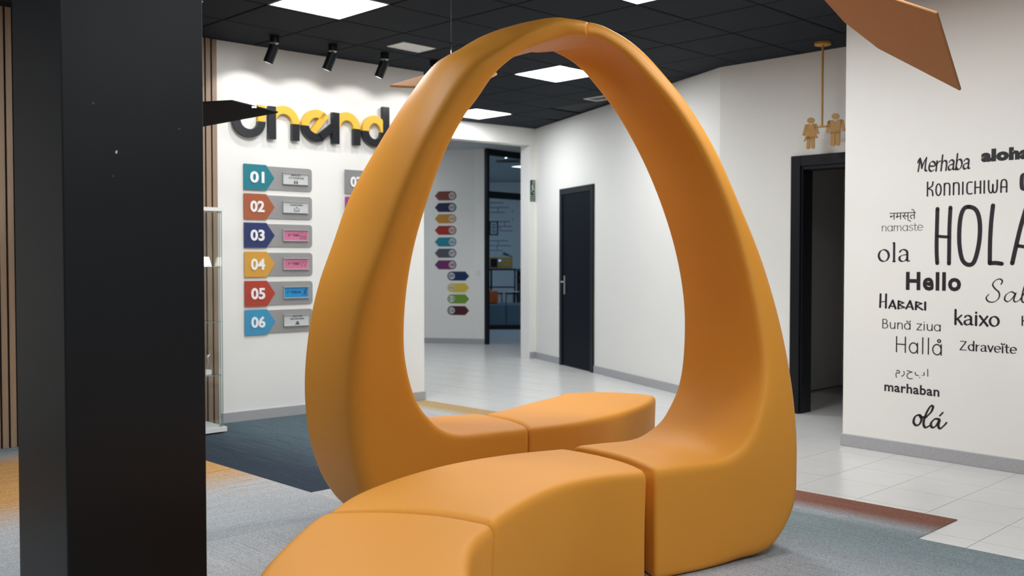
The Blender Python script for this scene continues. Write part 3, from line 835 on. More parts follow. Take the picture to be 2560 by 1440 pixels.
def on_wall(name, VF, w, n0, th, m, parent=None, **k):
    V, F = VF
    if th <= 0: return mesh(name, [w.pt(x, y, n0) for x, y in V], F, m, parent, **k)
    # extrude
    nv = len(V); VV = [w.pt(x, y, n0 + th) for x, y in V] + [w.pt(x, y, n0) for x, y in V]
    FF = [list(f) for f in F]
    edge = {}
    for f in F:
        for i in range(len(f)):
            a, b = f[i], f[(i + 1) % len(f)]; key = (min(a, b), max(a, b)); edge[key] = edge.get(key, 0) + 1
    for (a, b), c in edge.items():
        if c == 1: FF.append([a, b, b + nv, a + nv])
    return mesh(name, VV, FF, m, parent, **k)

# ------------------------------------------------------------------ numbered directory plates
def sign(row, x0, x1, yt0, yb0, num, colr, texts, insert, icon, label, holder=True):
    """x0,x1: left/right pixel of the plate, yt0,yb0: top/bottom at its left edge"""
    w = W_LOGO
    u0, z1 = w.px(x0, yt0); _, z0 = w.px(x0, yb0); u1 = u0 + PLATE_W
    h = z1 - z0
    t = thing('directory_sign', w.pt((u0 + u1) / 2, z0, 0), label, 'sign', 'numbered directory signs on the logo wall')
    r = h * 0.13
    ins_ = h * 0.04
    pl = [(u0 + 0.05, z0 + ins_), (u1 - r, z0 + ins_)] + arc(u1 - r, z0 + ins_ + r, r, -90, 0, 4) + arc(u1 - r, z1 - ins_ - r, r, 0, 90, 4) + [(u0 + 0.05, z1 - ins_)]
    MB().wprism(w, pl, 0.003, 0.009).build('plate', M_GREYP, t)
    ua = u0 + PLATE_W * 0.315; ut = u0 + PLATE_W * 0.435
    zm_ = (z0 + z1) / 2
    ar = [(u0, z0), (ua, z0), (ut - 0.02, zm_ - h * 0.13)] + [(ut, zm_)] + [(ut - 0.02, zm_ + h * 0.13), (ua, z1), (u0, z1)]
    MB().wprism(w, ar, 0.009, 0.016).build('arrow', mat('arrow_paint', colr, 0.42), t)
    on_wall('number', fit(text_shape(num, 0.03, 1.0), u0 + PLATE_W * 0.085, u0 + PLATE_W * 0.285, zm_ - h * .225, zm_ + h * .225), w, 0.016, 0.006, M_NUM, t)
    if holder:
        ha, hb = u0 + PLATE_W * 0.555, u0 + PLATE_W * 0.935; z_a, z_b = zm_ - h * 0.22, zm_ + h * 0.25
        hd = MB(); hd.wbox(w, ha, hb, z_a, z_a + 0.006, 0.009, 0.026); hd.wbox(w, ha, hb, z_b - 0.006, z_b, 0.009, 0.026); hd.wbox(w, ha, ha + 0.004, z_a, z_b, 0.009, 0.024); hd.wbox(w, ha, hb, z_a, z_b, 0.009, 0.014)
        ho = hd.build('name_holder', M_ALU, t)
        MB().wbox(w, ha + 0.008, hb - 0.004, z_a + 0.006, z_b - 0.006, 0.014, 0.0165).build('insert', insert, ho)
        hw = hb - ha; hh = z_b - z_a
        for (s_, fx0, fx1, fz0, fz1) in texts:
            on_wall('lettering', fit(text_shape(s_, 0.03), ha + hw * fx0, ha + hw * fx1, z_a + hh * fz0, z_a + hh * fz1), w, 0.0168, 0, M_INK, ho)
        ic = MB()
        for (a, b, c, d) in icon: ic.wbox(w, ha + hw * a, ha + hw * b, z_a + hh * c, z_a + hh * d, 0.0166, 0.0170)
        if icon: ic.build('pictogram', M_INKS, ho)
PLATE_W = W_LOGO.px(778, 445)[0] - W_LOGO.px(607, 440)[0]
rows = [(409, 473.5, 607), (483, 547, 607.5), (556, 619, 608), (629, 693, 609), (702.5, 767, 609.5), (775, 838.5, 610)]
info = [('01', srgb(28, 124, 138), [('ESPACIO', .33, .70, .72, .88), ('CO-WORKING', .23, .83, .50, .66)], M_PAPER, [(.42, .60, .10, .14), (.44, .50, .14, .30), (.53, .59, .14, .30), (.455, .485, .33, .40), (.545, .575, .33, .40)], 'teal 01 directory plate, topmost of the left column'),
 ('02', srgb(170, 92, 58), [('AUDITORIO', .28, .79, .62, .78)], M_PAPER, [(.43, .65, .24, .28), (.43, .445, .28, .42), (.635, .65, .28, .42), (.43, .65, .42, .45), (.52, .56, .47, .56), (.45, .49, .12, .20), (.52, .56, .12, .20), (.59, .63, .12, .20)], 'rust brown 02 directory plate, second from the top'),
 ('03', srgb(42, 54, 104), [('2º TSEI', .19, .62, .42, .62)], M_PINK, [(.66, .67, .15, .70), (.89, .90, .15, .70), (.66, .90, .22, .25), (.66, .90, .45, .48), (.71, .72, .25, .45), (.76, .77, .25, .45), (.81, .82, .25, .45), (.85, .86, .25, .45), (.70, .80, .70, .73)], 'navy 03 directory plate with pink name card'),
 ('04', srgb(214, 158, 62), [('1º TSEI', .19, .62, .42, .62)], M_PINK, [(.66, .76, .68, .71), (.66, .67, .50, .70), (.75, .76, .50, .70), (.80, .90, .68, .71), (.80, .81, .50, .70), (.89, .90, .50, .70), (.70, .72, .28, .45), (.84, .86, .28, .45)], 'ochre yellow 04 directory plate with pink name card'),
 ('05', srgb(178, 64, 46), [('1º TSEAS', .14, .68, .42, .62)], M_BLUEI, [(.72, .95, .24, .28), (.78, .90, .36, .44), (.80, .86, .52, .60), (.86, .92, .64, .78), (.84, .88, .44, .64)], 'red 05 directory plate with blue name card'),
 ('06', srgb(64, 150, 190), [('SALA DE', .35, .72, .76, .92), ('REUNIONES', .26, .80, .54, .70)], M_PAPER, [(.44, .64, .10, .14), (.47, .61, .16, .28), (.50, .58, .30, .40)], 'sky blue 06 directory plate, lowest of the left column')]
for (yt, yb, x0), (n_, c_, tx, ins, ic, lb) in zip(rows, info):
    sign(n_, x0, 778, yt, yb, n_, c_, tx, ins, ic, lb)
sign('07', 860, 0, 424, 483.5, '07', srgb(140, 140, 140), [], M_PAPER, [], 'grey 07 directory plate cut off by the orange arch')
sign('08', 861, 0, 492, 556, '08', srgb(160, 62, 126), [], M_PAPER, [], 'magenta 08 directory plate under the grey 07, mostly behind the arch')

# ------------------------------------------------------------------ spotlights on the ceiling
sp = [(-1.786, 7.447), (-1.399, 7.735), (-1.034, 8.047), (-0.659, 8.368)]
slab = ['leftmost black ceiling spotlight over the logo wall', 'second black ceiling spotlight from the left over the logo wall', 'third black ceiling spotlight, left of the air grille', 'black ceiling spotlight half hidden behind the arch']
for (x, y), lb in zip(sp, slab):
    t = thing('spotlight', (x, y, CEIL), lb, 'spotlight', 'black ceiling spotlights')
    MB().lathe((x, y, CEIL - 0.055), [(0.033, 0), (0.036, 0.003), (0.036, 0.055)], 24).build('mount', M_BLACK, t)
    MB().lathe((x, y, CEIL - 0.058), [(0.029, 0), (0.031, 0.003)], 24).build('ring', M_STEEL, t)
    dirv = Vector((-0.40, 0.12, -0.91)).normalized()
    j = Vector((x, y, CEIL - 0.072))
    MB().tube((x, y, CEIL - 0.058), (x, y, CEIL - 0.088), 0.007, n=10).build('stem', M_BLACK, t)
    a = j + dirv * 0.0; b = j + dirv * 0.135
    bo = MB(); bo.tube(a, b, 0.037, n=24); o = bo.build('barrel', M_BLACK, t); bevel(o, 0.003, 2)
    MB().tube(b, b + dirv * 0.0008, 0.024, n=20).build('lens', emis('warm_lens', (1, .93, .85), 3), t)
    ld = bpy.data.lights.new('spot_beam', 'SPOT'); ld.energy = SPOT_POWER; ld.spot_size = math.radians(112); ld.spot_blend = 0.4; ld.shadow_soft_size = 0.02; ld.color = (1, 0.975, 0.96)
    lo = bpy.data.objects.new('spot_beam', ld); COL.objects.link(lo); lo.parent = t
    lo.location = (b + dirv * 0.004) - Vector((x, y, CEIL))
    aim = (-W_LOGO.n * 0.60 + Vector((0, 0, -0.80))).normalized()
    lo.rotation_euler = aim.to_track_quat('-Z', 'Y').to_euler()

# ------------------------------------------------------------------ glass cabinet
cr_ = se(-6.60, 3.52); cw, cd, chh = 0.43, 0.345, 1.643
# corner right-front c; width runs to -E, depth to -A
c0 = on_z(568, 1083); c0.z = 0.004
cab = thing('display_cabinet', c0 - E * cw / 2 - A * cd / 2, 'tall narrow glass display cabinet with white top and base beside the slats', 'cabinet')
def cbox(a0, a1, b0, b1, z0, z1):
    """a along -E from the right, b along -A from the front"""
    P = [c0 - E * a0 - A * b0, c0 - E * a1 - A * b0, c0 - E * a1 - A * b1, c0 - E * a0 - A * b1]
    return MB().prism([p + Vector((0, 0, z0)) for p in P], [p + Vector((0, 0, z1)) for p in P])
cbox(0, cw, 0, cd, 0.012, 0.045).build('base', M_WHITE, cab); 
ft = MB()
for a, b in ((.03, .03), (cw - .03, .03), (.03, cd - .03), (cw - .03, cd - .03)):
    p = c0 - E * a - A * b; ft.lathe(p, [(.012, 0), (.012, .012)], 10)
ft.build('feet', M_DKG, cab)
cbox(0.018, cw - .018, 0.0, cd, chh - 0.026, chh).build('top', M_WHITE, cab)
g = 0.02
for (a0, a1, b0, b1) in ((g, g + .004, g, cd - .01), (cw - g - .004, cw - g, g, cd - .01), (g + .005, cw - g - .005, g, g + .004), (g + .005, cw - g - .005, cd - .014, cd - .01)):
    cbox(a0, a1, b0, b1, 0.045, chh - 0.026).build('glass_pane', M_GLASS, cab)
for (a, b) in ((g, g), (g, cd - .012), (cw - g - .004, g), (cw - g - .004, cd - .012)):
    cbox(a - 0.001, a + 0.0025, b - .001, b + 0.0025, 0.045, chh - .026).build('glass_edge', M_GEDGE, cab)
cbox(g, g + .004, g + .03, g + .033, 0.045, chh - .026).build('glass_edge', M_GEDGE, cab)
for z in (1.217, 0.815, 0.425):
    s_ = cbox(g + .006, cw - g - .006, g + .012, cd - .016, z - .005, z).build('shelf', M_GLASS, cab)
    cbox(g + .006, cw - g - .006, g + .010, g + .012, z - .005, z).build('shelf_edge', M_GEDGE, s_)
    for b in (.05, cd - .05): cbox(g + .004, g + .02, b, b + .01, z - .012, z - .005).build('bracket', M_STEEL, s_)
cbox(g, g + .03, g - .004, g + .006, chh - .04, chh - .026).build('hinge', M_STEEL, cab)
cbox(g, g + .03, g - .004, g + .006, .045, .058).build('hinge', M_STEEL, cab)
def at_c(a, b, z): return c0 - E * a - A * b + Vector((0, 0, z))
# little lit lantern on the top shelf
pl_ = at_c(0.10, .15, 1.217)
t = thing('lantern', pl_, 'small glowing white tapered lantern on the top glass shelf', 'lamp')
wv = 0.05
ln = MB(); ln.prism([pl_ - E * wv - A * .03, pl_ + E * wv - A * .03, pl_ + E * wv + A * .03, pl_ - E * wv + A * .03], [p + Vector((0, 0, .068)) for p in (pl_ - E * .034 - A * .02, pl_ + E * .034 - A * .02, pl_ + E * .034 + A * .02, pl_ - E * .034 + A * .02)])
ln.build('shade', M_LAMPG, t)
for sgn in (1,):
    MB().prism([pl_ + E * (wv * .55) + A * .031, pl_ + E * (wv * .62) + A * .031, pl_ + E * (wv * .62) + A * .033, pl_ + E * (wv * .55) + A * .033],
               [p + Vector((0, 0, .068)) for p in (pl_ + E * .018 + A * .021, pl_ + E * .0215 + A * .021, pl_ + E * .0215 + A * .023, pl_ + E * .018 + A * .023)]).build('rib', M_DKG, t)
# trophy on the lowest shelf
pt_ = at_c(0.085, .13, 0.425)
t = thing('trophy', pt_, 'small silver figure trophy with raised arms on the lowest glass shelf', 'trophy')
MB().box(pt_ + Vector((0, 0, .016)), E * .022, A * .022, (0, 0, .016)).build('plinth', M_WHITE, t)
fg = MB(); b_ = pt_ + Vector((0, 0, .032))
def lim(p, q, r, r2): fg.tube(b_ + E * p[0] + Vector((0, 0, p[1])), b_ + E * q[0] + Vector((0, 0, q[1])), r, r2, 10)
lim((0, 0), (.004, .05), .004, .006); lim((.004, .05), (0, .09), .006, .009); lim((0, .088), (.02, .112), .004, .003); lim((.02, .112), (.026, .14), .003, .002); lim((0, .088), (-.016, .115), .004, .002); lim((0, .05), (-.012, .012), .005, .003)
fg.lathe(b_ + Vector((0, 0, .094)), [(.002, 0), (.008, .006), (.008, .012), (.002, .018)], 12)
fg.build('figure', M_STEEL, t)

# ------------------------------------------------------------------ doors
def mid(x, y): return W_MID.px(x, y)
d1 = MB()
cs = 0.07
d1.wbox(W_MID, uL, uL + cs, 0, DH, 0.0, 0.022); d1.wbox(W_MID, uR - cs, uR, 0, DH, 0.0, 0.022); d1.wbox(W_MID, uL + cs, uR - cs, DH - cs, DH, 0.0, 0.022)
door1 = struct(bevel(d1.build('door_1', M_DFRAME), 0.003, 1))
MB().wbox(W_MID, uL + cs, uR - cs, 0.006, DH - cs, 0.0, 0.010).build('leaf', M_DOOR, door1)
hz = mid(1411, 704)[1]; hu = uL + cs + 0.075
hd = MB(); hd.wbox(W_MID, hu - .02, hu + .02, hz - .15, hz + .07, 0.010, 0.018); o = hd.build('handle', M_STEEL, door1)
h2 = MB(); h2.tube(W_MID.pt(hu, hz, .018), W_MID.pt(hu, hz, .055), .009, n=12); h2.tube(W_MID.pt(hu - .01, hz, .055), W_MID.pt(hu + .115, hz, .055), .009, n=12); h2.build('lever', M_CHROME, o)
cs2 = 0.085
d2 = MB()
d2.wbox(W_WC, ud0, ud0 + cs2, 0, DH, 0.0, 0.022); d2.wbox(W_WC, ud0 + DW - cs2, ud0 + DW, 0, DH, 0, .022); d2.wbox(W_WC, ud0 + cs2, ud0 + DW - cs2, DH - cs2, DH, 0, .022)
d2.wbox(W_WC, ud0 + cs2 - .02, ud0 + cs2 + .015, 0, DH - cs2, -.16, 0.0); d2.wbox(W_WC, ud0 + DW - cs2 - .015, ud0 + DW - cs2 + .02, 0, DH - cs2, -.16, 0.0); d2.wbox(W_WC, ud0 + cs2 + .015, ud0 + DW - cs2 - .015, DH - cs2 - .03, DH - cs2 + .02, -.16, 0.0)
door2 = struct(bevel(d2.build('door_2', M_DFRAME), 0.003, 1))
# leaf swung inwards against the side wall
lf = Wall(W_WC.pt(ud0 + DW - cs2 + .03, 0, -.17), W_WC.pt(ud0 + DW + .12, 0, -1.0))
MB().wbox(lf, 0, 0.84, 0.006, 2.02, -0.02, 0.018).build('leaf', M_DOOR, door2)

# ------------------------------------------------------------------ exit sign on the pier
ex0, ez1 = W_OPEN.px(1325.3, 450); ex1, _ = W_OPEN.px(1337.3, 452); ez0 = W_OPEN.px(1325.3, 503.5)[1]; exm = W_OPEN.px(1325.3, 489)[1]
t = thing('exit_sign', W_OPEN.pt((ex0 + ex1) / 2, ez0, 0), 'green and cream emergency exit sign on the white pier by the opening', 'sign')
for (a, b, nm) in ((exm + .004, ez1, 'picture_plate'), (ez0, exm - .004, 'word_plate')):
    p = MB().wbox(W_OPEN, ex0, ex1, a, b, 0.001, 0.005).build(nm, M_GREEN, t)
    h = b - a; wd = ex1 - ex0
    if nm == 'picture_plate':
        fgr = MB(); q = lambda a0, a1, b0, b1: fgr.wbox(W_OPEN, ex0 + wd * a0, ex0 + wd * a1, a + h * b0, a + h * b1, .005, .0056)
        q(.55, .9, .12, .18); q(.84, .9, .18, .88); q(.45, .9, .86, .92)
        fgr.wprism(W_OPEN, [(ex0 + wd * x, a + h * y) for x, y in ((.2, .2), (.3, .2), (.5, .42), (.62, .30), (.72, .34), (.56, .58), (.64, .66), (.5, .72), (.3, .6), (.25, .5), (.35, .52), (.4, .5))], .005, .0056)
        fgr.wprism(W_OPEN, [(ex0 + wd * (.55 + .1 * math.cos(k)), a + h * (.78 + .05 * math.sin(k))) for k in (0, 1, 2, 3.14, 4.2, 5.3)], .005, .0056)
        fgr.build('running_figure', M_EXITW, p)
    else:
        on_wall('lettering', fit(text_shape('SALIDA', .02), ex0 + wd * .12, ex0 + wd * .88, a + h * .52, a + h * .85), W_OPEN, .0056, 0, M_EXITW, p)
        fgr = MB(); fgr.wbox(W_OPEN, ex0 + wd * .3, ex0 + wd * .85, a + h * .2, a + h * .3, .005, .0056)
        fgr.wprism(W_OPEN, [(ex0 + wd * .12, a + h * .25), (ex0 + wd * .32, a + h * .08), (ex0 + wd * .32, a + h * .42)], .005, .0056); fgr.build('arrow', M_EXITW, p)

# ------------------------------------------------------------------ arrows on the far wall
arr = [('02', srgb(122, 58, 44), 490, 0), ('03', srgb(30, 34, 74), 519, 0), ('04', srgb(196, 140, 52), 547, 0), ('05', srgb(168, 46, 38), 576, 0), ('06', srgb(34, 132, 158), 605, 0), ('07', srgb(84, 90, 98), 633, 0), ('08', srgb(116, 46, 104), 662, 0),
       ('09', srgb(20, 44, 92), 690, 1), ('10', srgb(222, 196, 70), 719, 1), ('11', srgb(116, 156, 50), 747, 1), ('12', srgb(84, 24, 34), 776, 1)]
cname = {'02': 'brown', '03': 'navy', '04': 'ochre', '05': 'red', '06': 'turquoise', '07': 'slate grey', '08': 'purple', '09': 'dark blue', '10': 'yellow', '11': 'green', '12': 'maroon'}
M_DISC = mat('pale_disc', (0.62, 0.62, 0.62), 0.5)
for n_, c_, y, side in arr:
    xa, xb = ((1087, 1141) if side == 0 else (1118.5, 1173))
    ua, z = W_ARROW.px(xa, y); ub, _ = W_ARROW.px(xb, y); h = 11.3 / FPX * 14.9
    t = thing('direction_arrow', W_ARROW.pt((ua + ub) / 2, z - h, 0), '%s arrow numbered %s pointing %s on the far bluish wall' % (cname[n_], n_, 'left' if side == 0 else 'right'), 'sign', 'numbered arrows on the far wall')
    if side == 0:
        P = [(ua, z), (ua + h * .9, z - h), (ub - h, z - h)] + arc(ub - h, z, h, -90, 90, 8) + [(ub - h, z + h), (ua + h * .9, z + h)]; cx = ub - h
    else:
        P = [(ub, z), (ub - h * .9, z + h), (ua + h, z + h)] + arc(ua + h, z, h, 90, 270, 8) + [(ua + h, z - h), (ub - h * .9, z - h)]; cx = ua + h
    MB().wprism(W_ARROW, P, 0.0005, 0.003).build('arrow', mat('arrow_vinyl', c_, .5), t)
    MB().wprism(W_ARROW, arc(cx, z, h * .74, 0, 345, 23), 0.003, 0.004).build('disc', M_DISC, t)
    on_wall('number', fit(text_shape(n_, .02), cx - h * .52, cx + h * .52, z - h * .34, z + h * .34), W_ARROW, .0045, 0, mat('number_ink', tuple(q * .6 for q in c_), .5), t)
u_, z_ = FARW[2].px(1196, 683); 
t = thing('light_switch', FARW[2].pt(u_, z_ - .04), 'small white double light switch on the far wall edge', 'switch')
MB().wbox(FARW[2], u_ - .035, u_ + .035, z_ - .04, z_ + .04, 0, .008).build('plate', M_WHITE, t)
MB().wbox(FARW[2], u_ - .024, u_ - .002, z_ - .024, z_ + .024, .008, .012).build('rocker', M_WHITE, t)
MB().wbox(FARW[2], u_ + .002, u_ + .024, z_ - .024, z_ + .024, .008, .012).build('rocker', M_WHITE, t)

# ------------------------------------------------------------------ lounge furniture beyond the glass
def D(x, y, Y): return on_depth(x, y, Y)
# ottoman
yo = 17.9
xl, xr = -0.72, (1316 - 1280) / FPX * yo
t = thing('ottoman', ((xl + xr) / 2, yo + .4, 0), 'low blue-grey upholstered ottoman in the lounge beyond the opening', 'ottoman')
xm = (1265 - 1280) / FPX * yo
for a, b in ((xl, xm - .002), (xm + .002, xr)):
    o = MB().box(((a + b) / 2, yo + .4, .27), ((b - a) / 2, 0, 0), (0, .4, 0), (0, 0, .19)).build('cushion', M_BLUEG, t); bevel(o, .03, 3)
MB().box(((xl + xr) / 2, yo + .4, .04), ((xr - xl) / 2 - .03, 0, 0), (0, .37, 0), (0, 0, .04)).build('plinth', M_BLACK, t)
c = Vector(((1229 - 1280) / FPX * 18.05, 18.05, .46))
t = thing('orange_cushion', c, 'small burnt orange cushion standing on the blue-grey ottoman', 'cushion')
o = MB().box(c + Vector((-.02, 0, .125)), (.135, 0, 0), (0.01, .07, 0), (0, .01, .125)).build('cover', M_BAG, t); bevel(o, .04, 3)
o = MB().box(c + Vector((.065, -.003, .13)), (.002, 0, 0), (0, .078, 0), (0, .01, .115)).build('piping', M_BAG, t)
# high table
yt = 19.2; zt = CAM_H - 22 / FPX * yt
xa, xb = (1216 - 1280) / FPX * yt, (1291 - 1280) / FPX * yt
t = thing('high_table', ((xa + xb) / 2, yt + .25, 0), 'tall black metal side table carrying the mustard microwave', 'table')
MB().box(((xa + xb) / 2, yt + .25, zt - .015), ((xb - xa) / 2, 0, 0), (0, .25, 0), (0, 0, .015)).build('table_top', M_BLACK, t)
for x in (xa + .09, xb - .03):
    for y in (yt + .03, yt + .47):
        MB().box((x, y, (zt - .03) / 2), (.014, 0, 0), (0, .014, 0), (0, 0, (zt - .03) / 2)).build('leg', M_BLACK, t)
MB().box(((xa + xb) / 2, yt + .03, CAM_H - 68 / FPX * yt), ((xb - xa) / 2 - .03, 0, 0), (0, .01, 0), (0, 0, .012)).build('crossbar', M_BLACK, t)
# stools tucked under it
for k, x in enumerate(((1240 - 1280) / FPX * 18.9, (1279 - 1280) / FPX * 18.9)):
    s_ = thing('bar_stool', (x, 19.45, 0), ['black bar stool under the high table, left one', 'black bar stool under the high table, right one'][k], 'stool', 'black bar stools')
    zs = CAM_H - 84 / FPX * 19.4
    MB().box((x, 19.45, zs), (.13, 0, 0), (0, .13, 0), (0, 0, .012)).build('seat', M_BLACK, s_)
    for dx in (-1, 1):
        for dy in (-1, 1):
            MB().tube((x + dx * .10, 19.45 + dy * .10, zs - .012), (x + dx * .14, 19.45 + dy * .14, 0), .009, n=8).build('leg', M_BLACK, s_)
    MB().tube((x - .13, 19.45 - .13, .3), (x + .13, 19.45 - .13, .3), .008, n=8).build('footrest', M_BLACK, s_)
# microwave
ym = 19.35
a, b = (1224 - 1280) / FPX * ym, (1281 - 1280) / FPX * ym; z0 = zt; z1 = CAM_H + 7.5 / FPX * ym
t = thing('microwave', ((a + b) / 2, ym + .15, z0), 'mustard retro microwave with blue display on the high black table', 'microwave')
o = MB().box(((a + b) / 2, ym + .15, (z0 + z1) / 2 + .004), ((b - a) / 2, 0, 0), (0, .15, 0), (0, 0, (z1 - z0) / 2 - .004)).build('body', M_MICRO, t); bevel(o, .012, 2)
MB().box((a + .085, ym - .004, (z0 + z1) / 2), (.068, 0, 0), (0, .003, 0), (0, 0, .085)).build('door_window', M_BLACK, t)
MB().box((a + .2, ym - .004, (z0 + z1) / 2 + .045), (.022, 0, 0), (0, .003, 0), (0, 0, .014)).build('display', M_SCREEN, t)
for dz in (-.01, -.05): MB().tube((a + .2, ym, (z0 + z1) / 2 + dz), (a + .2, ym - .018, (z0 + z1) / 2 + dz), .013, n=12).build('knob', M_MICRO, t)
t = thing('black_tongs', D(1268, 636, 19.5), 'black utensils lying on top of the microwave', 'utensil')
MB().tube(Vector(((1258 - 1280) / FPX * 19.5, 19.5, z1 + .095)), Vector(((1279 - 1280) / FPX * 19.5, 19.5, z1 + .005)), .012, n=8).build('arm', M_BLACK, t)
MB().tube(Vector(((1256 - 1280) / FPX * 19.45, 19.45, z1 + .06)), Vector(((1270 - 1280) / FPX * 19.45, 19.45, z1 + .03)), .012, n=8).build('arm', M_BLACK, t)
# white round side table
p = Vector(((1284 - 1280) / FPX * 18.9, 18.87, 0))
zt2 = CAM_H - 80 / FPX * 18.4
t = thing('round_side_table', p, 'small white round side table behind the ottoman', 'table')
MB().lathe(p + Vector((0, 0, zt2 - .015)), [(.11, 0), (.118, .008), (.11, .015)], 24).build('table_top', M_WHITE, t)
MB().lathe(p, [(.09, 0), (.09, .008), (.012, .016), (.012, zt2 - .015)], 16).build('stem', M_DKG, t)
# dark copier / cabinet at the right
a, b = (1292.5 - 1280) / FPX * 19.6, 1.1
t = thing('sideboard', ((a + b) / 2, 19.9, 0), 'dark grey cabinet with black shelf slots, partly behind the white pier', 'cabinet')
zc = CAM_H - 30 / FPX * 19.6
MB().box(((a + b) / 2, 19.9, (zc - .24) / 2 + .02), ((b - a) / 2, 0, 0), (0, .3, 0), (0, 0, (zc - .24) / 2 - .02)).build('body', M_DKG, t)
for k in range(2):
    MB().box(((a + b) / 2, 19.9, zc - .18 + k * .13), ((b - a) / 2, 0, 0), (0, .3, 0), (0, 0, .055)).build('slot', M_BLACK, t)
    MB().box(((a + b) / 2, 19.89, zc - .115 + k * .13), ((b - a) / 2 + .01, 0, 0), (0, .31, 0), (0, 0, .01)).build('shelf', M_DKG, t)
MB().prism([Vector((a - .01, 19.58, zc + .025)), Vector((b, 19.58, zc + .025)), Vector((b, 20.2, zc + .025)), Vector((a - .01, 20.2, zc + .025))],
           [Vector((a + .01, 19.62, zc + .035)), Vector((b, 19.62, zc + .16)), Vector((b, 20.2, zc + .16)), Vector((a + .01, 20.2, zc + .06))]).build('lid', M_BLUEG, t)
MB().box(((a + b) / 2, 19.9, .02), ((b - a) / 2 - .03, 0, 0), (0, .27, 0), (0, 0, .02)).build('plinth', M_BLACK, t)
# pictures and brick sketch on the back wall
def wb(x, y): return WB.px(x, y)
def picture(x0, x1, y0, y1, lb, inner):
    a, z1 = wb(x0, y0); b, z0 = wb(x1, y1)
    t = thing('framed_picture', WB.pt((a + b) / 2, z0), lb, 'picture')
    f = MB(); e = .022
    f.wbox(WB, a, b, z0, z0 + e, .001, .02); f.wbox(WB, a, b, z1 - e, z1, .001, .02); f.wbox(WB, a, a + e, z0 + e, z1 - e, .001, .02); f.wbox(WB, b - e, b, z0 + e, z1 - e, .001, .02)
    f.build('frame', M_BLACK, t); MB().wbox(WB, a + e, b - e, z0 + e, z1 - e, .001, .008).build('print', inner, t)
    q = MB(); W_, H_ = b - a, z1 - z0
    for (i0, i1, j0, j1) in ((.3, .7, .72, .78), (.3, .45, .5, .62), (.55, .7, .5, .62), (.3, .7, .36, .40), (.35, .5, .2, .3), (.58, .7, .18, .3)): q.wbox(WB, a + W_ * i0, a + W_ * i1, z0 + H_ * j0, z0 + H_ * j1, .008, .009)
    q.build('motif', M_INKS, t)
picture(1224, 1245, 553, 588, 'small black framed print on the lounge wall above the microwave', M_WHITE)
picture(1303, 1330, 593, 642, 'grey framed print at the right of the lounge wall, cut by the pier', mat('grey_print', (.2, .22, .25), .6))
t = thing('brick_sketch', WB.pt(wb(1250, 640)[0], wb(1250, 640)[1]), 'thin black brick joint lines drawn on the lounge wall', 'wall drawing')
mb = MB()
for (x0, x1, y) in ((1218, 1258, 507), (1220, 1272, 519), (1218, 1262, 531), (1228, 1275, 554), (1246, 1280, 566), (1250, 1282, 577), (1219, 1270, 602), (1219, 1278, 614), (1219, 1256, 626)):
    a, z = wb(x0, y); b, _ = wb(x1, y); mb.wbox(WB, a, b, z - .006, z + .006, .0005, .002)
for (x, y0, y1) in ((1245, 519, 531), (1262, 554, 566), (1250, 566, 577), (1245, 602, 614), (1243, 614, 626), (1282, 525, 532), (1282, 545, 552)):
    a, z1_ = wb(x, y0); _, z0_ = wb(x, y1); mb.wbox(WB, a - .005, a + .005, z0_, z1_, .0005, .002)
mb.build('joint_lines', M_INKS, t)

# ------------------------------------------------------------------ hanging washroom sign
rs = Vector((2.405, 7.665, 0))
t = thing('washroom_sign', (rs.x, rs.y, CEIL), 'ochre woman and man pictograms hanging on a rod above the dark doorway', 'sign')
MB().lathe((rs.x, rs.y, CEIL - .022), [(.058, 0), (.062, .003), (.062, .022)], 32).build('ceiling_rose', M_SIGNO, t)
zr = CAM_H + (650 - 318) / FPX * 7.665
MB().tube((rs.x, rs.y, CEIL - .022), (rs.x, rs.y, zr), .0085, n=12).build('rod', M_SIGNO, t)
WS = Wall(rs, rs + Vector((0.80, -0.60, 0)))
MB().wbox(WS, -.045, .055, zr - .008, zr + .006, -.006, .006).build('crossbar', M_SIGNO, t)
def limb(p, q, r): 
    p, q = Vector(p), Vector(q); d = (q - p).normalized(); n = Vector((-d.y, d.x)); out = []
    a0 = math.atan2(n.y, n.x)
    for k in range(7): out.append((p.x + r * math.cos(a0 + math.pi * k / 6), p.y + r * math.sin(a0 + math.pi * k / 6)))
    for k in range(7): out.append((q.x + r * math.cos(a0 + math.pi + math.pi * k / 6), q.y + r * math.sin(a0 + math.pi + math.pi * k / 6)))
    return out
kx = 7.6 / FPX / 0.80; kz = 7.665 / FPX
def fig(parts, cx_px, top_px, nm):
    mb = MB()
    for p in parts: mb.wprism(WS, [((cx_px - 2057 + x) * kx, CAM_H + (650 - top_px - y) * kz) for x, y in p], -.006, .006)
    mb.build(nm, M_SIGNO, t)
circ = lambda cx, cy, r: [(cx + r * math.cos(k * math.pi / 10), cy + r * math.sin(k * math.pi / 10)) for k in range(20)]
fig([circ(0, 7.5, 7.5), [(-7, 16), (-2, 16), (0, 22), (2, 16), (7, 16), (11, 28), (8, 36), (15, 52), (9, 53), (-8, 54), (-14, 59), (-8, 38), (-11, 28)],
     limb((-9, 19), (-14, 42), 3), limb((9, 19), (14, 40), 3), limb((-4, 50), (-5, 75), 3.6), limb((4.5, 50), (4.5, 75), 3.6)], 2034, 293, 'woman_figure')
fig([circ(0, 7.5, 7.5), [(-12, 16), (-4, 16), (-1.5, 25), (0, 18), (1.5, 25), (4, 16), (12, 16), (15, 22), (10, 30), (10, 50), (-10, 50), (-10, 30), (-15, 22)],
     limb((-13, 20), (-16, 44), 3.2), limb((13, 20), (16, 43), 3.2), limb((-5, 48), (-5, 76), 4.4), limb((5, 48), (5, 76), 4.4)], 2084, 288, 'man_figure')

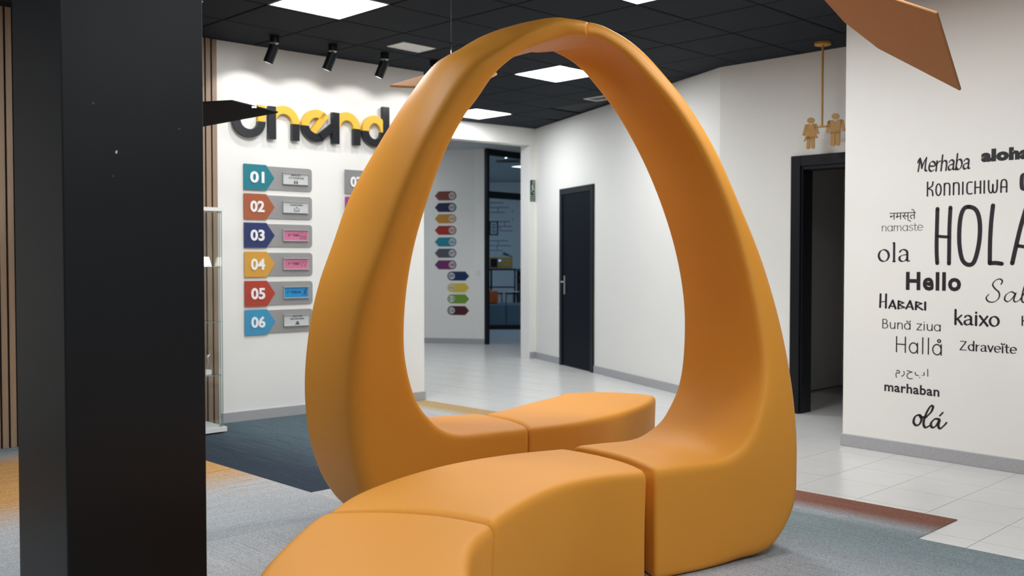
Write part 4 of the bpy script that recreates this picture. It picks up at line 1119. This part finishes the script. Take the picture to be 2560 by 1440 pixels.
# ------------------------------------------------------------------ hanging kite baffles
def baffle(pts, m, lb, cables, th=0.014, tri=(0, 2, 4)):
    P = [D(*p) for p in pts]; i, j, k = tri
    nrm = (P[j] - P[i]).cross(P[k] - P[i]).normalized(); o0 = P[i]
    P = [EYE + ray(p[0], p[1]) * ((o0 - EYE).dot(nrm) / ray(p[0], p[1]).dot(nrm)) for p in pts]; c = sum(P, Vector()) / len(P)
    if nrm.z < 0: nrm = -nrm
    ztop = max(p.z for p in P)
    t = thing('hanging_baffle', c, lb, 'acoustic panel', 'kite shaped hanging panels')
    mb = MB().prism([p for p in P], [p + nrm * th for p in P]); o = mb.build('panel', m, t); bevel(o, 0.004, 2)
    for (x, ytop, y1, y2, Y, z_end) in cables:
        a = D(x, y2, Y); 
        MB().tube((a.x, a.y, CEIL), (a.x, a.y, D(x, y1, Y).z), .0011, n=6).build('cable', M_CABLE, t)
        f = MB(); z1 = D(x, y1, Y).z; f.lathe((a.x, a.y, z1 - .05), [(.005, 0), (.006, .02), (.005, .04), (.003, .05)], 10); f.tube((a.x, a.y, z1 - .05), (a.x + .002, a.y, a.z), .003, n=8); f.build('cable_grip', M_CHROME, t)
        MB().lathe((a.x, a.y, CEIL - .006), [(.012, 0), (.014, .006)], 12).build('ceiling_anchor', M_STEEL, t)
    return t
baffle([(975, 218, 5.75), (1050, 222, 5.65), (1225, 198, 5.9), (1243, 188, 6.05), (1230, 177, 6.25), (1128, 172, 6.25)], M_FELT,
       'orange kite panel hanging behind the left leg of the arch', [(1128, 0, 105, 172, 5.95, 0)])
baffle([(695, 283, 6.35), (579, 254, 6.2), (430, 262, 6.45), (380, 335, 6.95), (505, 318, 6.75)], M_FELTB,
       'black kite panel sticking out from behind the column over the logo', [(505, 15, 205, 262, 6.45, 0)])
f = bpy.data.objects['hanging_baffle.001'] if 'hanging_baffle.001' in bpy.data.objects else None
if f:
    p = D(636, 268, 6.27); MB().box(p, (.014, 0, 0), (0, .008, 0), (0, 0, .005)).build('edge_clip', M_CHROME, f)
baffle([(2400, 228, 4.75), (2195, 122, 4.95), (2110, 56, 4.9), (2040, -22, 4.75), (2150, -28, 4.45), (2341, 36, 4.35)], M_FELT,
       'large orange kite panel at the top right corner', [(2240, 0, -60, 8, 4.6, 0)])

# ------------------------------------------------------------------ greetings on the right wall
def cat(pts, n=8, closed=False):
    if len(pts) < 3: return [Vector(p) for p in pts]
    P = [Vector(p) for p in pts]; out = []; m_ = len(P)
    rng = m_ if closed else m_ - 1
    for i in range(rng):
        p0 = P[(i - 1) % m_] if closed else P[max(i - 1, 0)]; p1 = P[i]; p2 = P[(i + 1) % m_]; p3 = P[(i + 2) % m_] if closed else P[min(i + 2, m_ - 1)]
        for k in range(n): out.append(cr(p0, p1, p2, p3, k / n))
    out.append(P[0] if closed else P[-1]); return out
def ribbon(pts, wd, nib=None, thin=1.0):
    """outline of one pen stroke as quads + round ends; wd full width, nib angle gives contrast"""
    V = []; F = []
    def wid(d):
        if nib is None: return wd / 2
        a = math.atan2(d.y, d.x) - nib; return (wd / 2) * (thin + (1 - thin) * abs(math.sin(a)))
    n = len(pts); L = []; Rr = []; ws = []
    for i in range(n):
        d = (pts[min(i + 1, n - 1)] - pts[max(i - 1, 0)]);
        if d.length < 1e-9: d = Vector((1, 0))
        d = d.normalized(); w_ = wid(d); nn = Vector((-d.y, d.x)); L.append(pts[i] + nn * w_); Rr.append(pts[i] - nn * w_); ws.append(w_)
    for i in range(n - 1):
        k = len(V); V += [L[i], L[i + 1], Rr[i + 1], Rr[i]]; F.append([k, k + 1, k + 2, k + 3])
    for i in (0, n - 1):
        k = len(V); V += [pts[i] + Vector((math.cos(a * math.pi / 5), math.sin(a * math.pi / 5))) * ws[i] for a in range(10)]; F.append(list(range(k, k + 10)))
    return V, F
def el(cx, cy, rx, ry, a0=90, a1=450, n=8): return [(cx + rx * math.cos(math.radians(a0 + (a1 - a0) * i / n)), cy + ry * math.sin(math.radians(a0 + (a1 - a0) * i / n))) for i in range(n + 1)]
# skeleton letters: advance, [strokes]; x-height .5, ascender .78, capitals .74 ; 'L' straight, 'S' smooth
GL = {
 'o': (.50, [('S', el(.22, .25, .20, .25))]),
 'a': (.47, [('S', [(.05, .40), (.13, .49), (.24, .49), (.33, .42), (.345, .30), (.345, .10), (.37, .02), (.44, .02)]), ('S', [(.34, .29), (.20, .27), (.06, .20), (.05, .07), (.15, .0), (.27, .04), (.34, .13)])]),
 'A1': (.50, [('S', el(.21, .25, .19, .25)), ('L', [(.40, .5), (.40, .0)])]),
 'l': (.20, [('L', [(.08, .78), (.08, 0)])]),
 'h': (.50, [('L', [(.07, .78), (.07, 0)]), ('S', [(.07, .32), (.16, .47), (.28, .49), (.37, .40), (.38, .25), (.38, 0)])]),
 'n': (.50, [('L', [(.07, .5), (.07, 0)]), ('S', [(.07, .32), (.16, .47), (.28, .49), (.37, .40), (.38, .25), (.38, 0)])]),
 'm': (.74, [('L', [(.06, .5), (.06, 0)]), ('S', [(.06, .34), (.14, .47), (.24, .48), (.31, .40), (.33, .25), (.33, 0)]), ('S', [(.33, .34), (.41, .47), (.51, .48), (.59, .40), (.61, .25), (.61, 0)])]),
 'r': (.34, [('L', [(.07, .5), (.07, 0)]), ('S', [(.07, .30), (.15, .44), (.29, .49)])]),
 'e': (.46, [('S', [(.04, .27), (.40, .27), (.36, .43), (.22, .5), (.08, .43), (.03, .25), (.08, .07), (.22, 0), (.38, .07)])]),
 'b': (.50, [('L', [(.07, .78), (.07, 0)]), ('S', [(.07, .36), (.18, .49), (.33, .46), (.42, .25), (.33, .04), (.18, 0), (.07, .12)])]),
 'd': (.50, [('L', [(.41, .78), (.41, 0)]), ('S', [(.41, .36), (.30, .49), (.14, .46), (.04, .25), (.14, .04), (.28, 0), (.41, .12)])]),
 's': (.38, [('S', [(.32, .43), (.18, .5), (.06, .40), (.12, .29), (.26, .22), (.33, .11), (.20, 0), (.04, .06)])]),
 't': (.32, [('S', [(.12, .66), (.12, .30), (.13, .08), (.20, .0), (.29, .03)]), ('L', [(.0, .48), (.28, .48)])]),
 'i': (.20, [('L', [(.08, .5), (.08, 0)]), ('L', [(.08, .66), (.08, .675)])]),
 'k': (.44, [('L', [(.07, .78), (.07, 0)]), ('L', [(.36, .5), (.08, .22)]), ('L', [(.17, .30), (.38, 0)])]),
 'x': (.44, [('L', [(.03, .5), (.38, 0)]), ('L', [(.38, .5), (.03, 0)])]),
 'u': (.50, [('S', [(.07, .5), (.07, .2), (.11, .05), (.22, 0), (.33, .06), (.39, .2)]), ('L', [(.39, .5), (.39, 0)])]),
 'v': (.42, [('L', [(.02, .5), (.19, 0)]), ('L', [(.36, .5), (.19, 0)])]),
 'z': (.42, [('L', [(.04, .5), (.35, .5), (.03, 0), (.37, 0)])]),
 'Z': (.56, [('L', [(.05, .72), (.46, .72), (.03, 0), (.48, 0)])]),
 'B': (.52, [('L', [(.07, .74), (.07, 0)]), ('S', [(.07, .74), (.28, .73), (.37, .57), (.28, .41), (.07, .40)]), ('S', [(.07, .40), (.32, .38), (.42, .20), (.32, .02), (.07, 0)])]),
 'H': (.60, [('L', [(.07, .76), (.07, 0)]), ('L', [(.49, .76), (.49, 0)]), ('L', [(.07, .39), (.49, .39)])]),
 ' ': (.30, []),
 'breve': (0, [('S', [(-.35, .70), (-.30, .62), (-.22, .60), (-.15, .62), (-.10, .70)])]),
 'breve_i': (0, [('S', [(-.22, .74), (-.18, .66), (-.12, .64), (-.06, .66), (-.02, .74)])]),
 'ring': (0, [('S', el(-.26, .67, .065, .065))]),
 'idot': (.20, [('L', [(.08, .5), (.08, 0)])]),
 # narrow geometric capitals
 'K2': (.40, [('L', [(.06, .85), (.06, 0)]), ('S', [(.32, .85), (.28, .6), (.08, .45)]), ('S', [(.08, .45), (.28, .32), (.32, 0)])]),
 'O2': (.36, [('S', el(.16, .35, .12, .35, n=12))]),
 'n2': (.40, [('L', [(.05, .7), (.05, 0)]), ('S', [(.05, .55), (.09, .68), (.17, .71), (.26, .68), (.30, .55), (.30, .3), (.30, 0)])]),
 'I2': (.16, [('L', [(.05, .72), (.05, 0)])]),
 'C2': (.34, [('S', [(.28, .68), (.16, .70), (.07, .62), (.05, .35), (.07, .08), (.16, 0), (.28, .02)])]),
 'H2': (.38, [('L', [(.05, .72), (.05, 0)]), ('L', [(.29, .72), (.29, 0)]), ('L', [(.05, .36), (.29, .36)])]),
 'W2': (.52, [('S', [(.05, .72), (.06, .2), (.14, 0), (.23, .1), (.24, .5), (.25, .1), (.34, 0), (.42, .2), (.43, .72)])]),
 'A2': (.38, [('S', [(.05, 0), (.05, .5), (.09, .68), (.17, .72), (.25, .68), (.29, .5), (.29, 0)]), ('L', [(.05, .3), (.29, .3)])]),
 # jagged hand capitals
 'Hj': (.42, [('L', [(.05, .95), (.03, .05)]), ('L', [(.32, .95), (.31, .02)]), ('L', [(.03, .40), (.33, .48)])]),
 'Aj': (.40, [('L', [(.02, .02), (.20, .55), (.34, .0)]), ('L', [(.06, .16), (.32, .14)])]),
 'Bj': (.38, [('L', [(.05, .0), (.06, .52), (.30, .40), (.08, .28), (.34, .10), (.03, .0)])]),
 'Rj': (.40, [('L', [(.05, .0), (.06, .50), (.32, .40), (.08, .24), (.36, .0)])]),
 'Ij': (.16, [('L', [(.06, .5), (.06, 0)])]),
 # script
 'Mi': (.78, [('S', [(.02, .50), (.07, .66), (.14, .70)]), ('S', [(.14, .70), (.13, .4), (.10, .05)]), ('S', [(.14, .70), (.26, .45), (.32, .2)]), ('S', [(.32, .2), (.42, .5), (.56, .72)]), ('S', [(.56, .72), (.54, .4), (.55, .1), (.66, .04)])]),
}
def word(keys, track=0.0, nib=None, thin=1.0, wd=.05, serif=0.0, smooth_n=6):
    wd *= 1.38
    V = []; F = []; x = 0
    for kkey in keys:
        adv, strokes = GL[kkey]
        for typ, pts in strokes:
            P = [(a + x, b) for a, b in pts]
            if typ == 'S':
                closed = (Vector(P[0]) - Vector(P[-1])).length < 1e-6
                Q = cat(P[:-1] if closed else P, smooth_n, closed)
                parts = [Q]
            else:
                P = [Vector(p) for p in P]; parts = [[P[i], P[i].lerp(P[i + 1], .5), P[i + 1]] for i in range(len(P) - 1)]
            for Q in parts:
                v, f = ribbon(Q, wd, nib, thin); k = len(V); V += v; F += [[i + k for i in ff] for ff in f]
                if serif and typ == 'L' and abs(Q[0].x - Q[-1].x) < .02 and abs(Q[0].y - Q[-1].y) > .3:
                    for e_, sg in ((Q[0], -1), (Q[-1], 0)):
                        a = e_ + Vector((-serif, 0)); b = e_ + Vector((serif if sg == 0 else serif * .1, 0))
                        v, f = ribbon([a, (a + b) / 2, b], wd * .45); k = len(V); V += v; F += [[i + k for i in ff] for ff in f]
        x += adv + (track if adv else 0)
    return [(v.x, v.y) for v in V], F
def place(VF, x0, x1, xr, yt, yb, lb, extra=None, m=M_INK, n=0.0012, cat_='lettering', shear=0.0):
    """fit a word between pixel columns x0..x1, its height yt..yb read at column xr"""
    w = W_GREET
    u0 = w.px(x0, (yt + yb) / 2)[0]; u1 = w.px(x1, (yt + yb) / 2)[0]; z1 = w.px(xr, yt)[1]; z0 = w.px(xr, yb)[1]
    V, F = fit(VF, u0, u1, z0, z1)
    t = thing('wall_greeting', w.pt((u0 + u1) / 2, z0, n), lb, cat_, 'greetings on the right wall')
    # connected pieces, joined to one letter where they stand above each other
    par = list(range(len(V)))
    def find(i):
        while par[i] != i: par[i] = par[par[i]]; i = par[i]
        return i
    for f in F:
        for q in f[1:]: par[find(f[0])] = find(q)
    box = {}
    for i, v in enumerate(V):
        r_ = find(i); b_ = box.setdefault(r_, [v[0], v[0]]); b_[0] = min(b_[0], v[0]); b_[1] = max(b_[1], v[0])
    items = sorted(box.items(), key=lambda kv: kv[1][0]); groups = []
    for r_, b_ in items:
        if groups:
            g_ = groups[-1]; ov = min(g_[1], b_[1]) - b_[0]
            if ov > 0.35 * min(g_[1] - g_[0], b_[1] - b_[0]) + 1e-5: g_[1] = max(g_[1], b_[1]); g_[2].add(r_); continue
        groups.append([b_[0], b_[1], {r_}])
    for g0, g1, rs_ in groups:
        idx = {}; VV = []; FF = []
        for f in F:
            if find(f[0]) in rs_ and len(set(f)) > 2:
                ff = []
                for q in f:
                    if q not in idx: idx[q] = len(VV); VV.append(V[q])
                    ff.append(idx[q])
                FF.append(ff)
        on_wall('letter', (VV, FF), w, n, 0, m, t)
    return t
ITAL = lambda VF, s: ([(x + y * s, y) for x, y in VF[0]], VF[1])
place(ITAL(word(['Mi', 'e', 'r', 'h', 'a', 'b', 'a'], -.02, .6, .35, .085), .12), 2293, 2426, 2293, 391, 433, 'thin italic black word Merhaba at the top left of the greetings')
place(text_shape('aloha', .07, 1.08), 2453, 2577, 2468, 373, 405, 'heavy black word aloha cut by the right edge')
place(word(['K2', 'O2', 'n2', 'n2', 'I2', 'C2', 'H2', 'I2', 'W2', 'A2'], .03, None, 1, .055), 2317, 2519, 2317, 454, 492, 'narrow black word Konnichiwa under Merhaba')
place(([(x, y) for x, y in word(['C2'], 0, .5, .4, .09)[0]], word(['C2'], 0, .5, .4, .09)[1]), 2549, 2580, 2555, 430, 478, 'black curved letter start cut by the right edge beside Konnichiwa')
place(text_shape('नमस्ते', 0.0), 2224, 2290, 2224, 525, 557, 'small Devanagari greeting above the word namaste')
place(word(['n', 'A1', 'm', 'A1', 's', 't', 'e'], -.01, .3, .6, .036), 2205, 2308, 2205, 560, 579, 'thin handwritten word namaste')
place(word(['o', 'l', 'a'], .05, 0.35, .3, .066, .055), 2194.5, 2276, 2250, 605, 656, 'large thin serif word ola left of HOLA')
# HOLA, drawn by hand
def hola():
    V = []; F = []
    def s_(pts, w_=.105, closed=False):
        v, f = ribbon(cat(pts, 8, closed), w_); k = len(V); V.extend(v); F.extend([[i + k for i in q] for q in f])
    s_([(.06, 1.50), (.05, .9), (.05, .4), (.07, .06)]); s_([(.40, 1.52), (.38, 1.0), (.38, .4), (.38, .05)]); s_([(.06, .78), (.2, .76), (.38, .75)], .08)
    s_([(.87, 1.52), (1.06, 1.42), (1.15, 1.1), (1.14, .6), (1.03, .12), (.88, .02), (.72, .16), (.64, .6), (.65, 1.15), (.73, 1.45)], .11, True)
    s_([(1.47, 1.53), (1.43, 1.1), (1.41, .6), (1.41, .08)]); s_([(1.41, .06), (1.55, .07), (1.70, .05)])
    s_([(2.30, 1.58), (2.12, .9), (1.95, .06)]); s_([(2.30, 1.58), (2.42, .9), (2.55, .06)]); s_([(2.08, .50), (2.25, .47), (2.46, .46)], .085)
    return [(v.x, v.y) for v in V], F
place(hola(), 2337, 2602, 2343, 510, 667, 'tall hand-drawn black word HOLA, largest on the wall')
place(text_shape('Hello', .035, 1.12), 2265, 2403, 2272, 679.5, 725.5, 'bold black word Hello under HOLA')
def sal():
    V = []; F = []
    def s_(pts, w_=.056, nib=.7, thin=.4):
        v, f = ribbon(cat(pts, 8), w_, nib, thin); k = len(V); V.extend(v); F.extend([[i + k for i in q] for q in f])
    s_([(.48, .72), (.52, .84), (.44, .92), (.30, .86), (.22, .70), (.30, .54), (.42, .40), (.42, .20), (.28, .04), (.10, .04), (.02, .18), (.10, .32)])
    s_([(.92, .36), (.80, .44), (.64, .32), (.60, .14), (.70, .06), (.84, .20), (.94, .40), (.88, .14), (.94, .06), (1.06, .14)])
    s_([(1.06, .14), (1.24, .5), (1.36, .86), (1.28, .92), (1.16, .5), (1.12, .14), (1.20, .05), (1.34, .16)])
    s_([(1.42, .44), (1.38, .2), (1.44, .06), (1.58, .2), (1.66, .44), (1.62, .14), (1.70, .06)])
    return [(v.x, v.y) for v in V], F
place(sal(), 2464, 2606, 2484, 694, 757, 'flowing script word beginning Sal, cut by the right edge')
place(word(['Hj', 'Aj', 'Bj', 'Aj', 'Rj', 'Ij'], .02, .4, .5, .075), 2198, 2316, 2200, 733, 772, 'jagged hand-lettered word Habari')
place(word(['k', 'a', 'i', 'x', 'o'], .03, .35, .45, .085, .03), 2386, 2500, 2388, 772, 813, 'black serif word kaixo in the middle of the lower greetings')
place(word(['B', 'u', 'n', 'A1', 'breve', ' ', 'z', 'i', 'u', 'A1'], .02, .3, .8, .05), 2206, 2352, 2210, 797, 821, 'thin black greeting Bună ziua')
place(word(['H'], 0, None, 1, .06), 2554, 2578, 2556, 789, 815, 'black letter H cut by the right edge beside kaixo')
place(word(['H', 'A1', 'l', 'l', 'A1', 'ring'], .06, None, 1, .042), 2240, 2355, 2242, 839, 881, 'thin geometric word Hallå')
place(word(['Z', 'd', 'r', 'a', 'v', 'e', 'idot', 'breve_i', 't', 'e'], .03, .35, .4, .08, .04), 2399, 2543, 2402, 850, 876, 'black serif word Zdraveĭte')
place(text_shape('مرحبا', 0.0, 1.2), 2239, 2321, 2245, 916, 945, 'small Arabic greeting above marhaban')
place(text_shape('marhaban', .022, 1.05), 2211, 2349, 2225, 955, 979, 'black sans serif word marhaban')
def ola_script():
    V = []; F = []
    def s_(pts, w_=.105, nib=.9, thin=.45):
        v, f = ribbon(cat(pts, 8), w_, nib, thin); k = len(V); V.extend(v); F.extend([[i + k for i in q] for q in f])
    s_([(.20, .52), (.08, .42), (.03, .20), (.10, .06), (.22, .12), (.29, .34), (.22, .52), (.30, .44), (.44, .46)])
    s_([(.44, .46), (.60, .70), (.66, .92), (.58, .94), (.44, .60), (.36, .20), (.42, .02), (.56, .12)])
    s_([(.86, .44), (.72, .42), (.60, .22), (.64, .06), (.76, .14), (.88, .42), (.84, .16), (.90, .06), (1.02, .20), (1.10, .34)])
    s_([(.88, .58), (.98, .74)])
    return [(v.x, v.y) for v in V], F
place(ola_script(), 2281, 2369, 2325, 1011, 1073, 'bold brush script word olá, lowest of the greetings')
